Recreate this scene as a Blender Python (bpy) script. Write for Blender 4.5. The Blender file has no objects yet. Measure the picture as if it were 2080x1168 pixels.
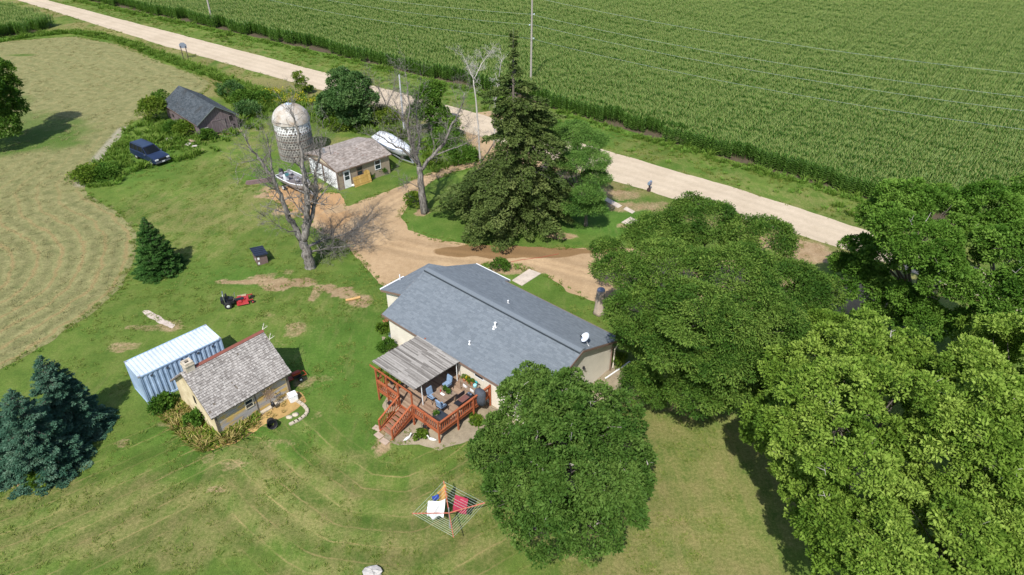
import bpy, bmesh, math, random
import numpy as np
from mathutils import Vector, Matrix
random.seed(7)
RNG = np.random.default_rng(7)
C = bpy.context.scene.collection
scene = bpy.context.scene
# ---------------------------------------------------------------- camera geometry (drone)
CAM_H, PITCH, FPX = 34.532, math.radians(34.175), 1410.27
SIN, COS = math.sin(PITCH), math.cos(PITCH)

def ray(px, py):
    a = (px - 1040) / FPX; b = -(py - 584) / FPX
    return (a, COS + b * SIN, -SIN + b * COS)

def G(px, py, z=0.0):
    """ground position seen at a picture point, on the level z"""
    d = ray(px, py); t = (z - CAM_H) / d[2]
    return (d[0] * t, d[1] * t)

def PY(px, py, Y):
    """point at distance Y (north of the camera) seen at a picture point"""
    d = ray(px, py); t = Y / d[1]
    return (d[0] * t, Y, CAM_H + d[2] * t)

def ZH(x, y, py):
    """height above the ground spot (x, y) that appears on picture row py"""
    b = -(py - 584) / FPX
    return CAM_H + y * (-SIN + b * COS) / (COS + b * SIN)

# ---------------------------------------------------------------- mesh builder
class MB:
    def __init__(self):
        self.v = []; self.f = []; self.m = []; self.a = []
        self.xf = None; self.mi = 0; self.av = 0.5
        self.n = 0
    def add(self, verts, faces, mi=None, av=None):
        o = self.n
        if self.xf is not None:
            verts = [tuple(self.xf @ Vector(p)) for p in verts]
        self.v.extend([tuple(p) for p in verts]); self.n += len(verts)
        mi = self.mi if mi is None else mi; av = self.av if av is None else av
        for f in faces:
            self.f.append(tuple(i + o for i in f)); self.m.append(mi); self.a.append(av)
        return self
    def box(self, c, s, rz=0, mi=None, av=None, tilt=None):
        x, y, z = s[0] / 2, s[1] / 2, s[2] / 2
        M = Matrix.Translation(Vector(c)) @ Matrix.Rotation(rz, 4, 'Z')
        if tilt: M = M @ Matrix.Rotation(tilt[0], 4, tilt[1])
        p = [M @ Vector(q) for q in ((-x,-y,-z),(x,-y,-z),(x,y,-z),(-x,y,-z),(-x,-y,z),(x,-y,z),(x,y,z),(-x,y,z))]
        return self.add(p, [(0,3,2,1),(4,5,6,7),(0,1,5,4),(1,2,6,5),(2,3,7,6),(3,0,4,7)], mi, av)
    def b2(self, x0, x1, y0, y1, z0, z1, mi=None, av=None):
        return self.box(((x0+x1)/2,(y0+y1)/2,(z0+z1)/2), (x1-x0,y1-y0,z1-z0), 0, mi, av)
    def beam(self, a, b, w, h, mi=None, av=None):
        """rectangular bar from a to b"""
        a = Vector(a); b = Vector(b); d = (b - a).normalized()
        up = Vector((0,0,1)) if abs(d.z) < .95 else Vector((0,1,0))
        s = d.cross(up).normalized(); u = s.cross(d)
        p = []
        for e in (a, b):
            for i, j in ((-1,-1),(1,-1),(1,1),(-1,1)): p.append(e + s*(i*w/2) + u*(j*h/2))
        return self.add(p, [(0,1,2,3),(7,6,5,4),(0,4,5,1),(1,5,6,2),(2,6,7,3),(3,7,4,0)], mi, av)
    def tube(self, pts, rad, n=6, mi=None, av=None, cap=True):
        pts = [Vector(p) for p in pts]
        if not hasattr(rad, '__len__'): rad = [rad] * len(pts)
        vs = []; fs = []
        ref = None
        for i, p in enumerate(pts):
            d = (pts[min(i+1, len(pts)-1)] - pts[max(i-1, 0)])
            if d.length < 1e-9: d = Vector((0,0,1))
            d.normalize()
            if ref is None: ref = d.orthogonal().normalized()
            ref = (ref - d * ref.dot(d))
            if ref.length < 1e-6: ref = d.orthogonal()
            ref.normalize(); s = d.cross(ref)
            for k in range(n):
                t = 2*math.pi*k/n
                vs.append(p + (ref*math.cos(t) + s*math.sin(t)) * rad[i])
        for i in range(len(pts)-1):
            for k in range(n):
                k2 = (k+1) % n
                fs.append((i*n+k, i*n+k2, (i+1)*n+k2, (i+1)*n+k))
        if cap:
            fs.append(tuple(reversed(range(n)))); fs.append(tuple((len(pts)-1)*n + k for k in range(n)))
        return self.add(vs, fs, mi, av)
    def cyl(self, c, r, h, n=16, mi=None, av=None, r2=None):
        return self.tube([c, (c[0], c[1], c[2]+h)], [r, r if r2 is None else r2], n, mi, av)
    def lathe(self, c, prof, n=24, mi=None, av=None, sx=1, sy=1):
        vs = []; fs = []
        for r, z in prof:
            for k in range(n):
                t = 2*math.pi*k/n
                vs.append((c[0] + r*sx*math.cos(t), c[1] + r*sy*math.sin(t), c[2] + z))
        for i in range(len(prof)-1):
            for k in range(n):
                k2 = (k+1) % n
                fs.append((i*n+k, i*n+k2, (i+1)*n+k2, (i+1)*n+k))
        fs.append(tuple(reversed(range(n)))); fs.append(tuple((len(prof)-1)*n+k for k in range(n)))
        return self.add(vs, fs, mi, av)
    def prism(self, poly, z0, z1, mi=None, av=None):
        n = len(poly)
        vs = [(p[0], p[1], z0) for p in poly] + [(p[0], p[1], z1) for p in poly]
        fs = [tuple(reversed(range(n))), tuple(range(n, 2*n))] + [(i, (i+1) % n, n+(i+1) % n, n+i) for i in range(n)]
        return self.add(vs, fs, mi, av)
    def extrude(self, poly3, vec, mi=None, av=None):
        """planar polygon swept along vec"""
        n = len(poly3); w = Vector(vec)
        vs = [Vector(p) for p in poly3]; vs = vs + [p + w for p in vs]
        fs = [tuple(reversed(range(n))), tuple(range(n, 2*n))] + [(i, (i+1) % n, n+(i+1) % n, n+i) for i in range(n)]
        return self.add(vs, fs, mi, av)
    def loft(self, rings, mi=None, av=None, cap=True, closed=True):
        n = len(rings[0]); vs = [p for r in rings for p in r]; fs = []
        for i in range(len(rings)-1):
            for k in range(n if closed else n-1):
                k2 = (k+1) % n
                fs.append((i*n+k, i*n+k2, (i+1)*n+k2, (i+1)*n+k))
        if cap:
            fs.append(tuple(reversed(range(n)))); fs.append(tuple((len(rings)-1)*n+k for k in range(n)))
        return self.add(vs, fs, mi, av)
    def blob(self, c, r, n=8, mi=None, av=None, jit=0.0):
        if not hasattr(r, '__len__'): r = (r, r, r)
        vs = []; fs = []; m = n // 2 + 1
        for i in range(m + 1):
            ph = math.pi * i / m
            for k in range(n):
                t = 2*math.pi*k/n; q = 1 + random.uniform(-jit, jit)
                vs.append((c[0]+r[0]*q*math.sin(ph)*math.cos(t), c[1]+r[1]*q*math.sin(ph)*math.sin(t), c[2]-r[2]*q*math.cos(ph)))
        for i in range(m):
            for k in range(n):
                k2 = (k+1) % n
                fs.append((i*n+k, i*n+k2, (i+1)*n+k2, (i+1)*n+k))
        return self.add(vs, fs, mi, av)
    def build(self, name, mats, parent=None, smooth=False, bevel=0, label=None):
        me = bpy.data.meshes.new(name)
        me.from_pydata(self.v, [], self.f)
        if not isinstance(mats, (list, tuple)): mats = [mats]
        for m in mats: me.materials.append(m)
        me.polygons.foreach_set('material_index', self.m)
        at = me.attributes.new('v', 'FLOAT', 'FACE'); at.data.foreach_set('value', self.a)
        bm = bmesh.new(); bm.from_mesh(me); bmesh.ops.recalc_face_normals(bm, faces=bm.faces)
        if bevel:
            es = [e for e in bm.edges if len(e.link_faces) == 2 and e.calc_face_angle(0) > .6]
            bmesh.ops.bevel(bm, geom=es, offset=bevel, segments=2, affect='EDGES', clamp_overlap=True)
        bm.to_mesh(me); bm.free()
        if smooth:
            me.polygons.foreach_set('use_smooth', [True] * len(me.polygons))
            if smooth != 'all':
                try: me.set_sharp_from_angle(angle=math.radians(40))
                except Exception: pass
        o = bpy.data.objects.new(name, me); C.objects.link(o)
        if parent: o.parent = parent
        if label: o['label'] = label
        return o

def quadmesh(name, V, mats, val=None, parent=None, smooth=False, nper=4):
    """mesh from an (N,nper,3) array of separate faces, with a per-face value v"""
    V = np.asarray(V, dtype=np.float32); n = len(V)
    me = bpy.data.meshes.new(name)
    me.vertices.add(n*nper); me.vertices.foreach_set('co', V.ravel())
    me.loops.add(n*nper); me.loops.foreach_set('vertex_index', np.arange(n*nper, dtype=np.int32))
    me.polygons.add(n)
    me.polygons.foreach_set('loop_start', np.arange(0, n*nper, nper, dtype=np.int32))
    me.polygons.foreach_set('loop_total', np.full(n, nper, dtype=np.int32))
    me.update(calc_edges=True)
    if not isinstance(mats, (list, tuple)): mats = [mats]
    for m in mats: me.materials.append(m)
    at = me.attributes.new('v', 'FLOAT', 'FACE')
    at.data.foreach_set('value', np.full(n, .5, dtype=np.float32) if val is None else np.asarray(val, dtype=np.float32))
    o = bpy.data.objects.new(name, me); C.objects.link(o)
    if parent: o.parent = parent
    return o

def thing(name, label, cat, loc=(0,0,0), rz=0, group=None):
    o = bpy.data.objects.new(name, None); C.objects.link(o)
    o.location = (loc[0], loc[1], loc[2] if len(loc) > 2 else 0); o.rotation_euler = (0, 0, rz)
    o.empty_display_size = .2
    o['label'] = label; o['category'] = cat
    if group: o['group'] = group
    return o
def tag(o, label, cat, group=None):
    o['label'] = label; o['category'] = cat
    if group: o['group'] = group
    return o
def struct(o): o['kind'] = 'structure'; return o
def stuff(o): o['kind'] = 'stuff'; return o
def copy_thing(root, loc, rz, label, group=None):
    r = root.copy(); C.objects.link(r); r.location = loc; r.rotation_euler = (0, 0, rz); r['label'] = label
    if group: r['group'] = group
    for ch in list(root.children):
        c = ch.copy(); C.objects.link(c); c.parent = r
        for g in ch.children:
            d = g.copy(); C.objects.link(d); d.parent = c
    return r

# ---------------------------------------------------------------- value noise for outlines and masks
def _hash(ix, iy, s):
    h = (ix.astype(np.int64)*374761393 + iy.astype(np.int64)*668265263 + s*974711) & 0x7fffffff
    h = (h ^ (h >> 13)) * 1274126177 & 0x7fffffff
    return ((h ^ (h >> 16)) & 0xffff) / 65535.0
def vnoise(x, y, s=0):
    x = np.asarray(x, float); y = np.asarray(y, float)
    ix = np.floor(x); iy = np.floor(y); fx = x-ix; fy = y-iy
    fx = fx*fx*(3-2*fx); fy = fy*fy*(3-2*fy)
    a = _hash(ix, iy, s); b = _hash(ix+1, iy, s); c = _hash(ix, iy+1, s); d = _hash(ix+1, iy+1, s)
    return (a*(1-fx)+b*fx)*(1-fy) + (c*(1-fx)+d*fx)*fy
def fbm(x, y, s=0, o=4):
    r = 0; t = 0; A = 1
    for i in range(o):
        r = r + A*vnoise(x*2**i, y*2**i, s+i*17); t += A; A *= .55
    return r/t
def seg_dist(X, Y, pts):
    """distance from points to a polyline"""
    D = np.full(X.shape, 1e9)
    for (ax, ay), (bx, by) in zip(pts[:-1], pts[1:]):
        dx, dy = bx-ax, by-ay; L = dx*dx+dy*dy+1e-12
        t = np.clip(((X-ax)*dx+(Y-ay)*dy)/L, 0, 1)
        D = np.minimum(D, np.hypot(X-ax-t*dx, Y-ay-t*dy))
    return D
def inside(X, Y, poly):
    r = np.zeros(X.shape, bool); n = len(poly)
    for i in range(n):
        x1, y1 = poly[i]; x2, y2 = poly[(i+1) % n]
        if y1 == y2: continue
        c = ((y1 > Y) != (y2 > Y)) & (X < (x2-x1)*(Y-y1)/(y2-y1)+x1)
        r ^= c
    return r
def sdist(X, Y, poly):
    """signed distance, positive inside"""
    d = seg_dist(X, Y, list(poly)+[poly[0]])
    return np.where(inside(X, Y, poly), d, -d)
def P(*q): return [G(*p) for p in q]

def sheet(name, poly, z, mat, cell=.3, rough=.35, rscale=.8, seed=1, attrs=None, holes=()):
    """flat ground sheet with a ragged outline cut from a fine grid"""
    xs = [p[0] for p in poly]; ys = [p[1] for p in poly]
    x0, y0 = min(xs)-1, min(ys)-1
    nx = int((max(xs)-x0+1)/cell)+1; ny = int((max(ys)-y0+1)/cell)+1
    gx, gy = np.meshgrid(x0+np.arange(nx+1)*cell, y0+np.arange(ny+1)*cell)
    jx = gx + (vnoise(gx*3.1, gy*3.1, seed+5)-.5)*cell*.9; jy = gy + (vnoise(gx*3.1, gy*3.1, seed+9)-.5)*cell*.9
    d = sdist(gx, gy, poly)
    for h in holes: d = np.minimum(d, -sdist(gx, gy, h))
    d = d + (fbm(gx*rscale, gy*rscale, seed, 5)-.5)*2*rough
    # cell corners: keep cells whose mean is inside; drag outer corners to the outline
    cm = (d[:-1,:-1]+d[1:,:-1]+d[:-1,1:]+d[1:,1:])/4
    keep = cm > 0
    idx = np.arange((nx+1)*(ny+1)).reshape(ny+1, nx+1)
    q = np.stack([idx[:-1,:-1][keep], idx[:-1,1:][keep], idx[1:,1:][keep], idx[1:,:-1][keep]], -1)
    # pull the outer vertices of the kept cells onto the outline itself
    cnt = np.zeros(idx.size, int); np.add.at(cnt, q.ravel(), 1)
    gy_, gx_ = np.gradient(d, cell); g2 = np.maximum(gx_**2+gy_**2, .25)
    bd = (cnt.reshape(idx.shape) < 4)
    sx = np.clip(-d*gx_/g2, -cell, cell)*bd; sy = np.clip(-d*gy_/g2, -cell, cell)*bd
    jx = np.where(bd, gx+sx, jx); jy = np.where(bd, gy+sy, jy); d = np.where(bd, 0, d)
    used = np.unique(q); remap = np.full(idx.size, -1); remap[used] = np.arange(len(used)); q = remap[q]
    X = jx.ravel()[used]; Y = jy.ravel()[used]
    co = np.stack([X, Y, np.full(len(X), z)], -1).astype(np.float32)
    me = bpy.data.meshes.new(name); n = len(q)
    me.vertices.add(len(co)); me.vertices.foreach_set('co', co.ravel())
    me.loops.add(n*4); me.loops.foreach_set('vertex_index', q.ravel().astype(np.int32))
    me.polygons.add(n); me.polygons.foreach_set('loop_start', np.arange(0, n*4, 4, dtype=np.int32))
    me.polygons.foreach_set('loop_total', np.full(n, 4, dtype=np.int32)); me.update(calc_edges=True)
    me.materials.append(mat)
    dd = d.ravel()[used]
    A = {'edge': dd}
    if attrs: A.update(attrs(X, Y))
    for k, val in A.items():
        at = me.attributes.new(k, 'FLOAT', 'POINT'); at.data.foreach_set('value', np.asarray(val, dtype=np.float32))
    o = bpy.data.objects.new(name, me); C.objects.link(o)
    return struct(o)

# ---------------------------------------------------------------- materials
class NT:
    def __init__(self, name):
        self.mat = bpy.data.materials.new(name); self.mat.use_nodes = True
        self.t = self.mat.node_tree; self.t.nodes.clear()
        self.out = self.n('ShaderNodeOutputMaterial')
    def n(self, typ, **kw):
        nd = self.t.nodes.new(typ)
        for k, val in kw.items():
            if k.startswith('i_'):
                key = k[2:].replace('_', ' '); nd.inputs[key].default_value = val
            else: setattr(nd, k, val)
        return nd
    def l(self, a, b): self.t.links.new(a, b)
    def coord(self, kind='Object', sc=(1,1,1), rot=(0,0,0)):
        tc = self.n('ShaderNodeTexCoord'); mp = self.n('ShaderNodeMapping')
        mp.inputs['Scale'].default_value = sc; mp.inputs['Rotation'].default_value = rot
        self.l(tc.outputs[kind], mp.inputs['Vector']); return mp.outputs[0]
    def noise(self, vec, scale, detail=5, rough=.6, dist=0):
        nd = self.n('ShaderNodeTexNoise'); nd.inputs['Scale'].default_value = scale
        nd.inputs['Detail'].default_value = detail; nd.inputs['Roughness'].default_value = rough
        nd.inputs['Distortion'].default_value = dist
        if vec is not None: self.l(vec, nd.inputs['Vector'])
        return nd.outputs['Fac']
    def ramp(self, fac, stops, interp='LINEAR'):
        nd = self.n('ShaderNodeValToRGB'); cr = nd.color_ramp; cr.interpolation = interp
        while len(cr.elements) < len(stops): cr.elements.new(.5)
        for e, (p, c) in zip(cr.elements, stops):
            e.position = p; e.color = (c, c, c, 1) if not hasattr(c, '__len__') else (*c[:3], 1)
        self.l(fac, nd.inputs[0]); return nd.outputs[0]
    def mix(self, fac, a, b, mode='MIX'):
        nd = self.n('ShaderNodeMix'); nd.data_type = 'RGBA'; nd.blend_type = mode
        for k, val in ((0, fac), (6, a), (7, b)):
            s = nd.inputs[k]
            if isinstance(val, (int, float)): s.default_value = val if k == 0 else (val, val, val, 1)
            elif isinstance(val, tuple): s.default_value = (*val[:3], 1)
            else: self.l(val, s)
        return nd.outputs[2]
    def math(self, op, a, b=None, c=None, clamp=False):
        nd = self.n('ShaderNodeMath', operation=op, use_clamp=clamp)
        for s, val in zip(nd.inputs, (a, b, c)):
            if val is None: continue
            if isinstance(val, (int, float)): s.default_value = val
            else: self.l(val, s)
        return nd.outputs[0]
    def attr(self, name):
        return self.n('ShaderNodeAttribute', attribute_name=name).outputs['Fac']
    def island(self):
        return self.n('ShaderNodeNewGeometry').outputs['Random Per Island']
    def bump(self, h, strength=.5, dist=.02):
        nd = self.n('ShaderNodeBump'); nd.inputs['Strength'].default_value = strength; nd.inputs['Distance'].default_value = dist
        self.l(h, nd.inputs['Height']); return nd.outputs[0]
    def principled(self, col, rough=.8, metal=0, spec=.3, nrm=None):
        b = self.n('ShaderNodeBsdfPrincipled')
        if isinstance(col, tuple): b.inputs['Base Color'].default_value = (*col[:3], 1)
        else: self.l(col, b.inputs['Base Color'])
        if isinstance(rough, (int, float)): b.inputs['Roughness'].default_value = rough
        else: self.l(rough, b.inputs['Roughness'])
        b.inputs['Metallic'].default_value = metal; b.inputs['Specular IOR Level'].default_value = spec
        if nrm is not None: self.l(nrm, b.inputs['Normal'])
        self.l(b.outputs[0], self.out.inputs['Surface']); return b

def mul(c, k): return tuple(min(1, x*k) for x in c)
def M(name, rgb, rough=.75, var=.18, scale=6, bump=0, bscale=25, metal=0, spec=.3, rgb2=None, lo=.35, hi=.65, sc=(1,1,1), useattr=0.0):
    """general weathered surface: noise-mottled colour with optional bump"""
    m = NT(name); v = m.coord('Object', sc)
    f = m.noise(v, scale, 6, .65)
    c = m.ramp(f, [(lo, mul(rgb, 1-var)), (hi, rgb2 if rgb2 else mul(rgb, 1+var))])
    f2 = m.noise(v, scale*9, 3, .6)
    c = m.mix(1.0, c, m.ramp(f2, [(.3, 1-var*.6), (.7, 1+var*.3)]), 'MULTIPLY')
    if useattr:
        a = m.attr('v'); c = m.mix(1.0, c, m.ramp(a, [(0, 1-useattr), (1, 1+useattr*.6)]), 'MULTIPLY')
    nrm = m.bump(m.noise(v, bscale, 4), .6, bump) if bump else None
    m.principled(c, rough, metal, spec, nrm)
    return m.mat

def leafmat(name, dark, mid, light, trans=.3, rough=.6, spec=.10, tcol=None):
    """foliage: per-clump value v and per-leaf random tone, thin translucent blades"""
    m = NT(name)
    f = m.math('ADD', m.math('MULTIPLY', m.attr('v'), .8), m.math('MULTIPLY', m.island(), .2))
    c = m.ramp(f, [(.1, dark), (.5, mid), (.92, light)])
    b = m.principled(c, rough, 0, spec)
    t = m.n('ShaderNodeBsdfTranslucent')
    m.l(m.mix(1.0, c, tcol or (1.0, 1.15, .45), 'MULTIPLY'), t.inputs['Color'])
    ms = m.n('ShaderNodeMixShader'); ms.inputs[0].default_value = trans
    m.l(b.outputs[0], ms.inputs[1]); m.l(t.outputs[0], ms.inputs[2]); m.l(ms.outputs[0], m.out.inputs['Surface'])
    return m.mat
def simple(name, rgb, rough=.5, metal=0, spec=.4, var=.06):
    return M(name, rgb, rough, var, 4, 0, 20, metal, spec)
# ================================================================ ground, road, drive, fields
def lawn_material():
    m = NT('lawn grass'); v = m.coord('Object')
    big = m.noise(v, .09, 4, .6); mid = m.noise(v, .55, 5, .65); fine = m.noise(v, 5, 4, .7); vf = m.noise(v, 16, 3, .75)
    dry, dirt, mow, lush = (m.attr(k) for k in ('dry', 'dirt', 'mow', 'lush'))
    g = m.ramp(mid, [(.3, (.074, .132, .022)), (.5, (.110, .165, .031)), (.72, (.155, .190, .047))])
    g = m.mix(m.math('MULTIPLY', lush, .8), g, m.ramp(mid, [(.3, (.050, .124, .016)), (.75, (.084, .170, .028))]))
    # dry straw showing through
    dn = m.math('ADD', m.math('MULTIPLY', mid, .9), m.math('MULTIPLY', fine, .55))
    df = m.math('MULTIPLY', m.math('SUBTRACT', m.math('ADD', dn, m.math('MULTIPLY', dry, 1.1)), .96), 2.4, clamp=True)
    g = m.mix(m.math('MULTIPLY', df, .75), g, m.ramp(fine, [(.3, (.185, .165, .062)), (.7, (.27, .228, .098))]))
    sk = m.noise(m.coord('Object', (.9,.16,1), (0,0,.75)), 1.6, 5, .65)
    sf = m.math('MULTIPLY', m.math('SUBTRACT', m.math('ADD', sk, m.math('MULTIPLY', dry, .35)), .58), 4, clamp=True)
    g = m.mix(m.math('MULTIPLY', sf, .45), g, (.235,.20,.085))
    # thin pale lines left between mower passes
    st = m.math('MULTIPLY', mow, .92)
    saw = m.math('PINGPONG', m.math('ADD', st, m.math('MULTIPLY', mid, .35)), .5)
    ln = m.math('MULTIPLY', m.math('SUBTRACT', saw, .425), 14, clamp=True)
    ln = m.math('MULTIPLY', ln, m.attr('mowmask')); ln = m.math('MULTIPLY', ln, m.math('MULTIPLY', m.math('SUBTRACT', m.noise(v, .3, 3, .6), .36), 4, clamp=True))
    g = m.mix(m.math('MULTIPLY', ln, .85), g, (.31, .245, .105))
    band = m.ramp(m.math('PINGPONG', m.math('MULTIPLY', st, .5), .5), [(.15, .80), (.35, 1.08)])
    g = m.mix(m.math('MULTIPLY', m.attr('mowmask'), .8), g, m.mix(1.0, g, band, 'MULTIPLY'))
    # bare soil
    bf = m.math('MULTIPLY', m.math('SUBTRACT', m.math('ADD', m.math('MULTIPLY', dirt, 1.25), m.math('MULTIPLY', m.math('ADD', mid, fine), .75)), 1.16), 2.6, clamp=True)
    soil = m.ramp(m.noise(v, 1.2, 5, .65), [(.3, (.27, .175, .098)), (.7, (.42, .30, .19))])
    c = m.mix(m.math('MULTIPLY', bf, .88), g, soil)
    c = m.mix(1.0, c, m.ramp(big, [(.3, .82), (.7, 1.18)]), 'MULTIPLY')
    c = m.mix(1.0, c, m.ramp(fine, [(.25, .76), (.75, 1.22)]), 'MULTIPLY')
    c = m.mix(1.0, c, m.ramp(vf, [(.28, .66), (.72, 1.32)]), 'MULTIPLY')
    h = m.math('ADD', m.math('MULTIPLY', vf, .7), m.math('MULTIPLY', fine, .6))
    m.principled(c, .95, 0, .1, m.bump(h, .8, .09))
    return m.mat

def axis(segs):
    out = [segs[0][0]]
    for a, b, st in segs:
        n = max(1, round((b-a)/st)); out += [a + (b-a)*(i+1)/n for i in range(n)]
    return np.array(out)

DIRT = [(560,578,1.6,.9,.9),(535,566,1.5,.5,.7),(618,574,1.5,.7,.8),(690,593,1.3,.6,1),(662,585,1.2,.5,.7),(735,612,1.2,.8,.7),(712,602,.8,.5,.7),
        (640,600,.5,1.3,.6),(480,573,2.4,.35,.7),(600,668,1.1,.9,.55),(552,558,.8,.3,.5),(585,552,.7,.5,.5),(320,665,2.8,.5,.52),(255,705,1.6,.6,.5),
        (350,655,1.2,.5,.5),(620,775,1.0,.7,.45),(655,770,.9,.6,.4),(350,860,1.0,.5,.5),(250,900,.6,.4,.5),(470,945,1.5,.5,.42),(420,930,.8,.4,.4),
        (560,900,1.6,.4,.40),(640,845,.7,.4,.35),(440,995,.9,.3,.5),(785,880,.7,1.1,.6),(775,905,.7,.8,.6),(1090,545,1.6,.8,.7),(1040,548,2.2,.8,.7),
        (60,968,2.6,.7,.7),(20,975,2,.7,.6),(560,390,2,1.5,.8),(600,425,2.2,1.5,.8),(660,455,1.5,1,.5),(1270,458,1.2,.5,.6),(1140,480,1.6,.6,.7),
        (860,430,.9,.8,.8),(948,420,.5,.5,.7),(455,268,2.5,1.0,.7),(400,305,1.5,.6,.4),(1285,790,2.2,1.5,.6),(1400,815,3.5,1.2,.45),(1290,420,3.5,1.2,.55),
        (1250,395,3,1.2,.55),(1610,500,4,1.4,.7),(1650,520,3.2,1.2,.7),(1340,420,2.5,1,.5),(480,760,.7,.5,.3),(900,1100,1,.6,.3),(640,380,1.6,1.0,.7),
        (1010,255,4,2,.7),(700,855,.5,.4,.3),(560,700,1.2,.6,.35),(130,800,1,.5,.3),(540,640,.9,.4,.35)]
DRY = [(420,170,26,3.0,.62),(250,105,25,2.4,.55),(560,185,16,2.6,.62),(120,60,16,2.2,.45),(1380,950,7,9,.40),(1300,1100,6,5,.46),(1420,1060,5,5,.45),(1240,1010,3,3,.3),(1500,870,5,3,.35),
       (560,1000,8,3.2,.38),(300,1060,6,3,.40),(900,1080,6,4,.36),(700,1080,5,3,.3),(150,1060,5,3,.36),(50,1050,4,3,.36),(420,440,9,4,.36),(330,420,5,4,.30),(480,400,6,4,.34),(400,500,5,3,.26),
       (470,330,5,3,.26),(520,290,4,3,.3),(700,300,4,3,.4),(560,260,6,2,.3),(1000,960,3,3,.3),(1500,1000,4,5,.36),(600,630,6,3,.2),(1330,860,4,2.5,.35),
       (1500,395,14,2.0,.28),(1200,310,14,1.8,.2),(1640,470,8,1.5,.3),(230,790,3,1.5,.2),(660,700,6,4,.12),(640,900,5,3,.18),(730,620,3,2,.2)]
LUSH = [(740,720,6,6,.8),(420,880,6,3,.7),(520,850,4,2,.5),(1230,440,6,4,1.0),(960,470,10,4,.6),(740,560,3,2,.5),(500,560,4,1.6,.8),(380,560,3,2,.4),(1100,600,5,3,.5),
        (250,340,8,4,.9),(760,830,3,4,.6),(620,850,4,3,.5),(1050,950,4,3,.4),(800,110,20,3,.7),(640,80,18,3,.5),(380,25,25,3,.4),(1180,270,12,3,.8),(700,205,8,4,.6),
        (900,200,10,6,.6),(950,260,12,6,.5),(560,350,5,4,.7),(860,360,5,2,.5),(1350,345,12,1.5,.4),(330,110,20,1.6,.8),(120,82,14,1.4,.8)]
def blobfield(X, Y, L, s):
    r = np.zeros(X.shape)
    for i, (px, py, a, b, w) in enumerate(L):
        cx, cy = G(px, py); dx, dy = X-cx, Y-cy
        m = (abs(dx) < a*2.2+2) & (abs(dy) < a*2.2+2)
        if not m.any(): continue
        d = np.hypot(dx[m]/a, dy[m]/(b*1.25))
        d = d + (fbm(X[m]/max(a,b)*2.3, Y[m]/max(a,b)*2.3, s+i, 4)-.5)*1.1
        r[m] = np.maximum(r[m], w*np.clip((1.25-d)/.55, 0, 1))
    return r
RU = P((-140,-68),(95,0),(380,74),(672,151),(950,225),(1222,303),(1490,381),(1740,461),(2000,548),(2400,690))
RL = P((-160,-40),(36,0),(330,92),(640,180),(930,262),(1230,363),(1480,436),(1735,512),(1990,602),(2380,750))
MOWLINE = P((-120,1090),(60,1030),(300,925),(470,845),(560,860),(640,935),(730,1000),(830,1010),(930,960),(1010,900))
def ground_attrs(X, Y):
    X = X.ravel(); Y = Y.ravel()
    near = seg_dist(X, Y, MOWLINE)
    sd = near.copy()
    below = inside(X, Y, MOWLINE + P((1300,1400),(-400,1500)))
    mask = np.where(below, np.clip((9-near)/3, 0, 1), np.clip((3.5-near)/2, 0, 1))*.9
    # finer diagonal passes on the lawn before the spruce
    ml2 = P((250,520),(420,420),(560,340)); n2 = seg_dist(X, Y, ml2)
    sd2 = np.where(n2 < 9, n2*1.0, 0); k2 = np.clip((9-n2)/3, 0, 1)*.35*(near > 6)
    vn = fbm(X*.35, Y*.35, 77, 4)
    near_rd = seg_dist(X, Y, RL); far_rd = seg_dist(X, Y, RU); sideN = inside(X, Y, RL + P((2380,1300),(-400,1300)))
    verge = np.where(sideN, np.clip((5.2-near_rd)/2.2, 0, 1)*.72, np.clip((7-far_rd)/3, 0, 1)*.30)*np.clip(vn*2.2-.35, 0, 1)
    verge = np.where(sideN & (X > 12), verge*.8, verge)
    dry = np.maximum(blobfield(X, Y, DRY, 3), verge)
    return {'dry': dry, 'dirt': blobfield(X, Y, DIRT, 51), 'lush': blobfield(X, Y, LUSH, 90),
            'mow': np.where(near < 11, sd, sd2), 'mowmask': np.maximum(mask, k2)}
def build_ground():
    xs = axis([(-1500,-300,300),(-300,-120,20),(-120,-70,1.5),(-70,42,.33),(42,90,1.5),(90,300,20),(300,1500,300)])
    ys = axis([(-600,-60,180),(-60,6,6),(6,70,.33),(70,110,.6),(110,190,2.5),(190,420,30),(420,2400,400)])
    gx, gy = np.meshgrid(xs, ys); ny, nx = gx.shape
    idx = np.arange(gx.size).reshape(ny, nx)
    q = np.stack([idx[:-1,:-1], idx[:-1,1:], idx[1:,1:], idx[1:,:-1]], -1).reshape(-1, 4)
    co = np.stack([gx.ravel(), gy.ravel(), np.zeros(gx.size)], -1).astype(np.float32)
    me = bpy.data.meshes.new('ground'); n = len(q)
    me.vertices.add(len(co)); me.vertices.foreach_set('co', co.ravel())
    me.loops.add(n*4); me.loops.foreach_set('vertex_index', q.ravel().astype(np.int32))
    me.polygons.add(n); me.polygons.foreach_set('loop_start', np.arange(0, n*4, 4, dtype=np.int32))
    me.polygons.foreach_set('loop_total', np.full(n, 4, dtype=np.int32)); me.update(calc_edges=True)
    me.materials.append(lawn_material())
    for k, val in ground_attrs(gx, gy).items():
        at = me.attributes.new(k, 'FLOAT', 'POINT'); at.data.foreach_set('value', val.astype(np.float32))
    o = bpy.data.objects.new('ground', me); C.objects.link(o); struct(o)
build_ground()

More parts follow.
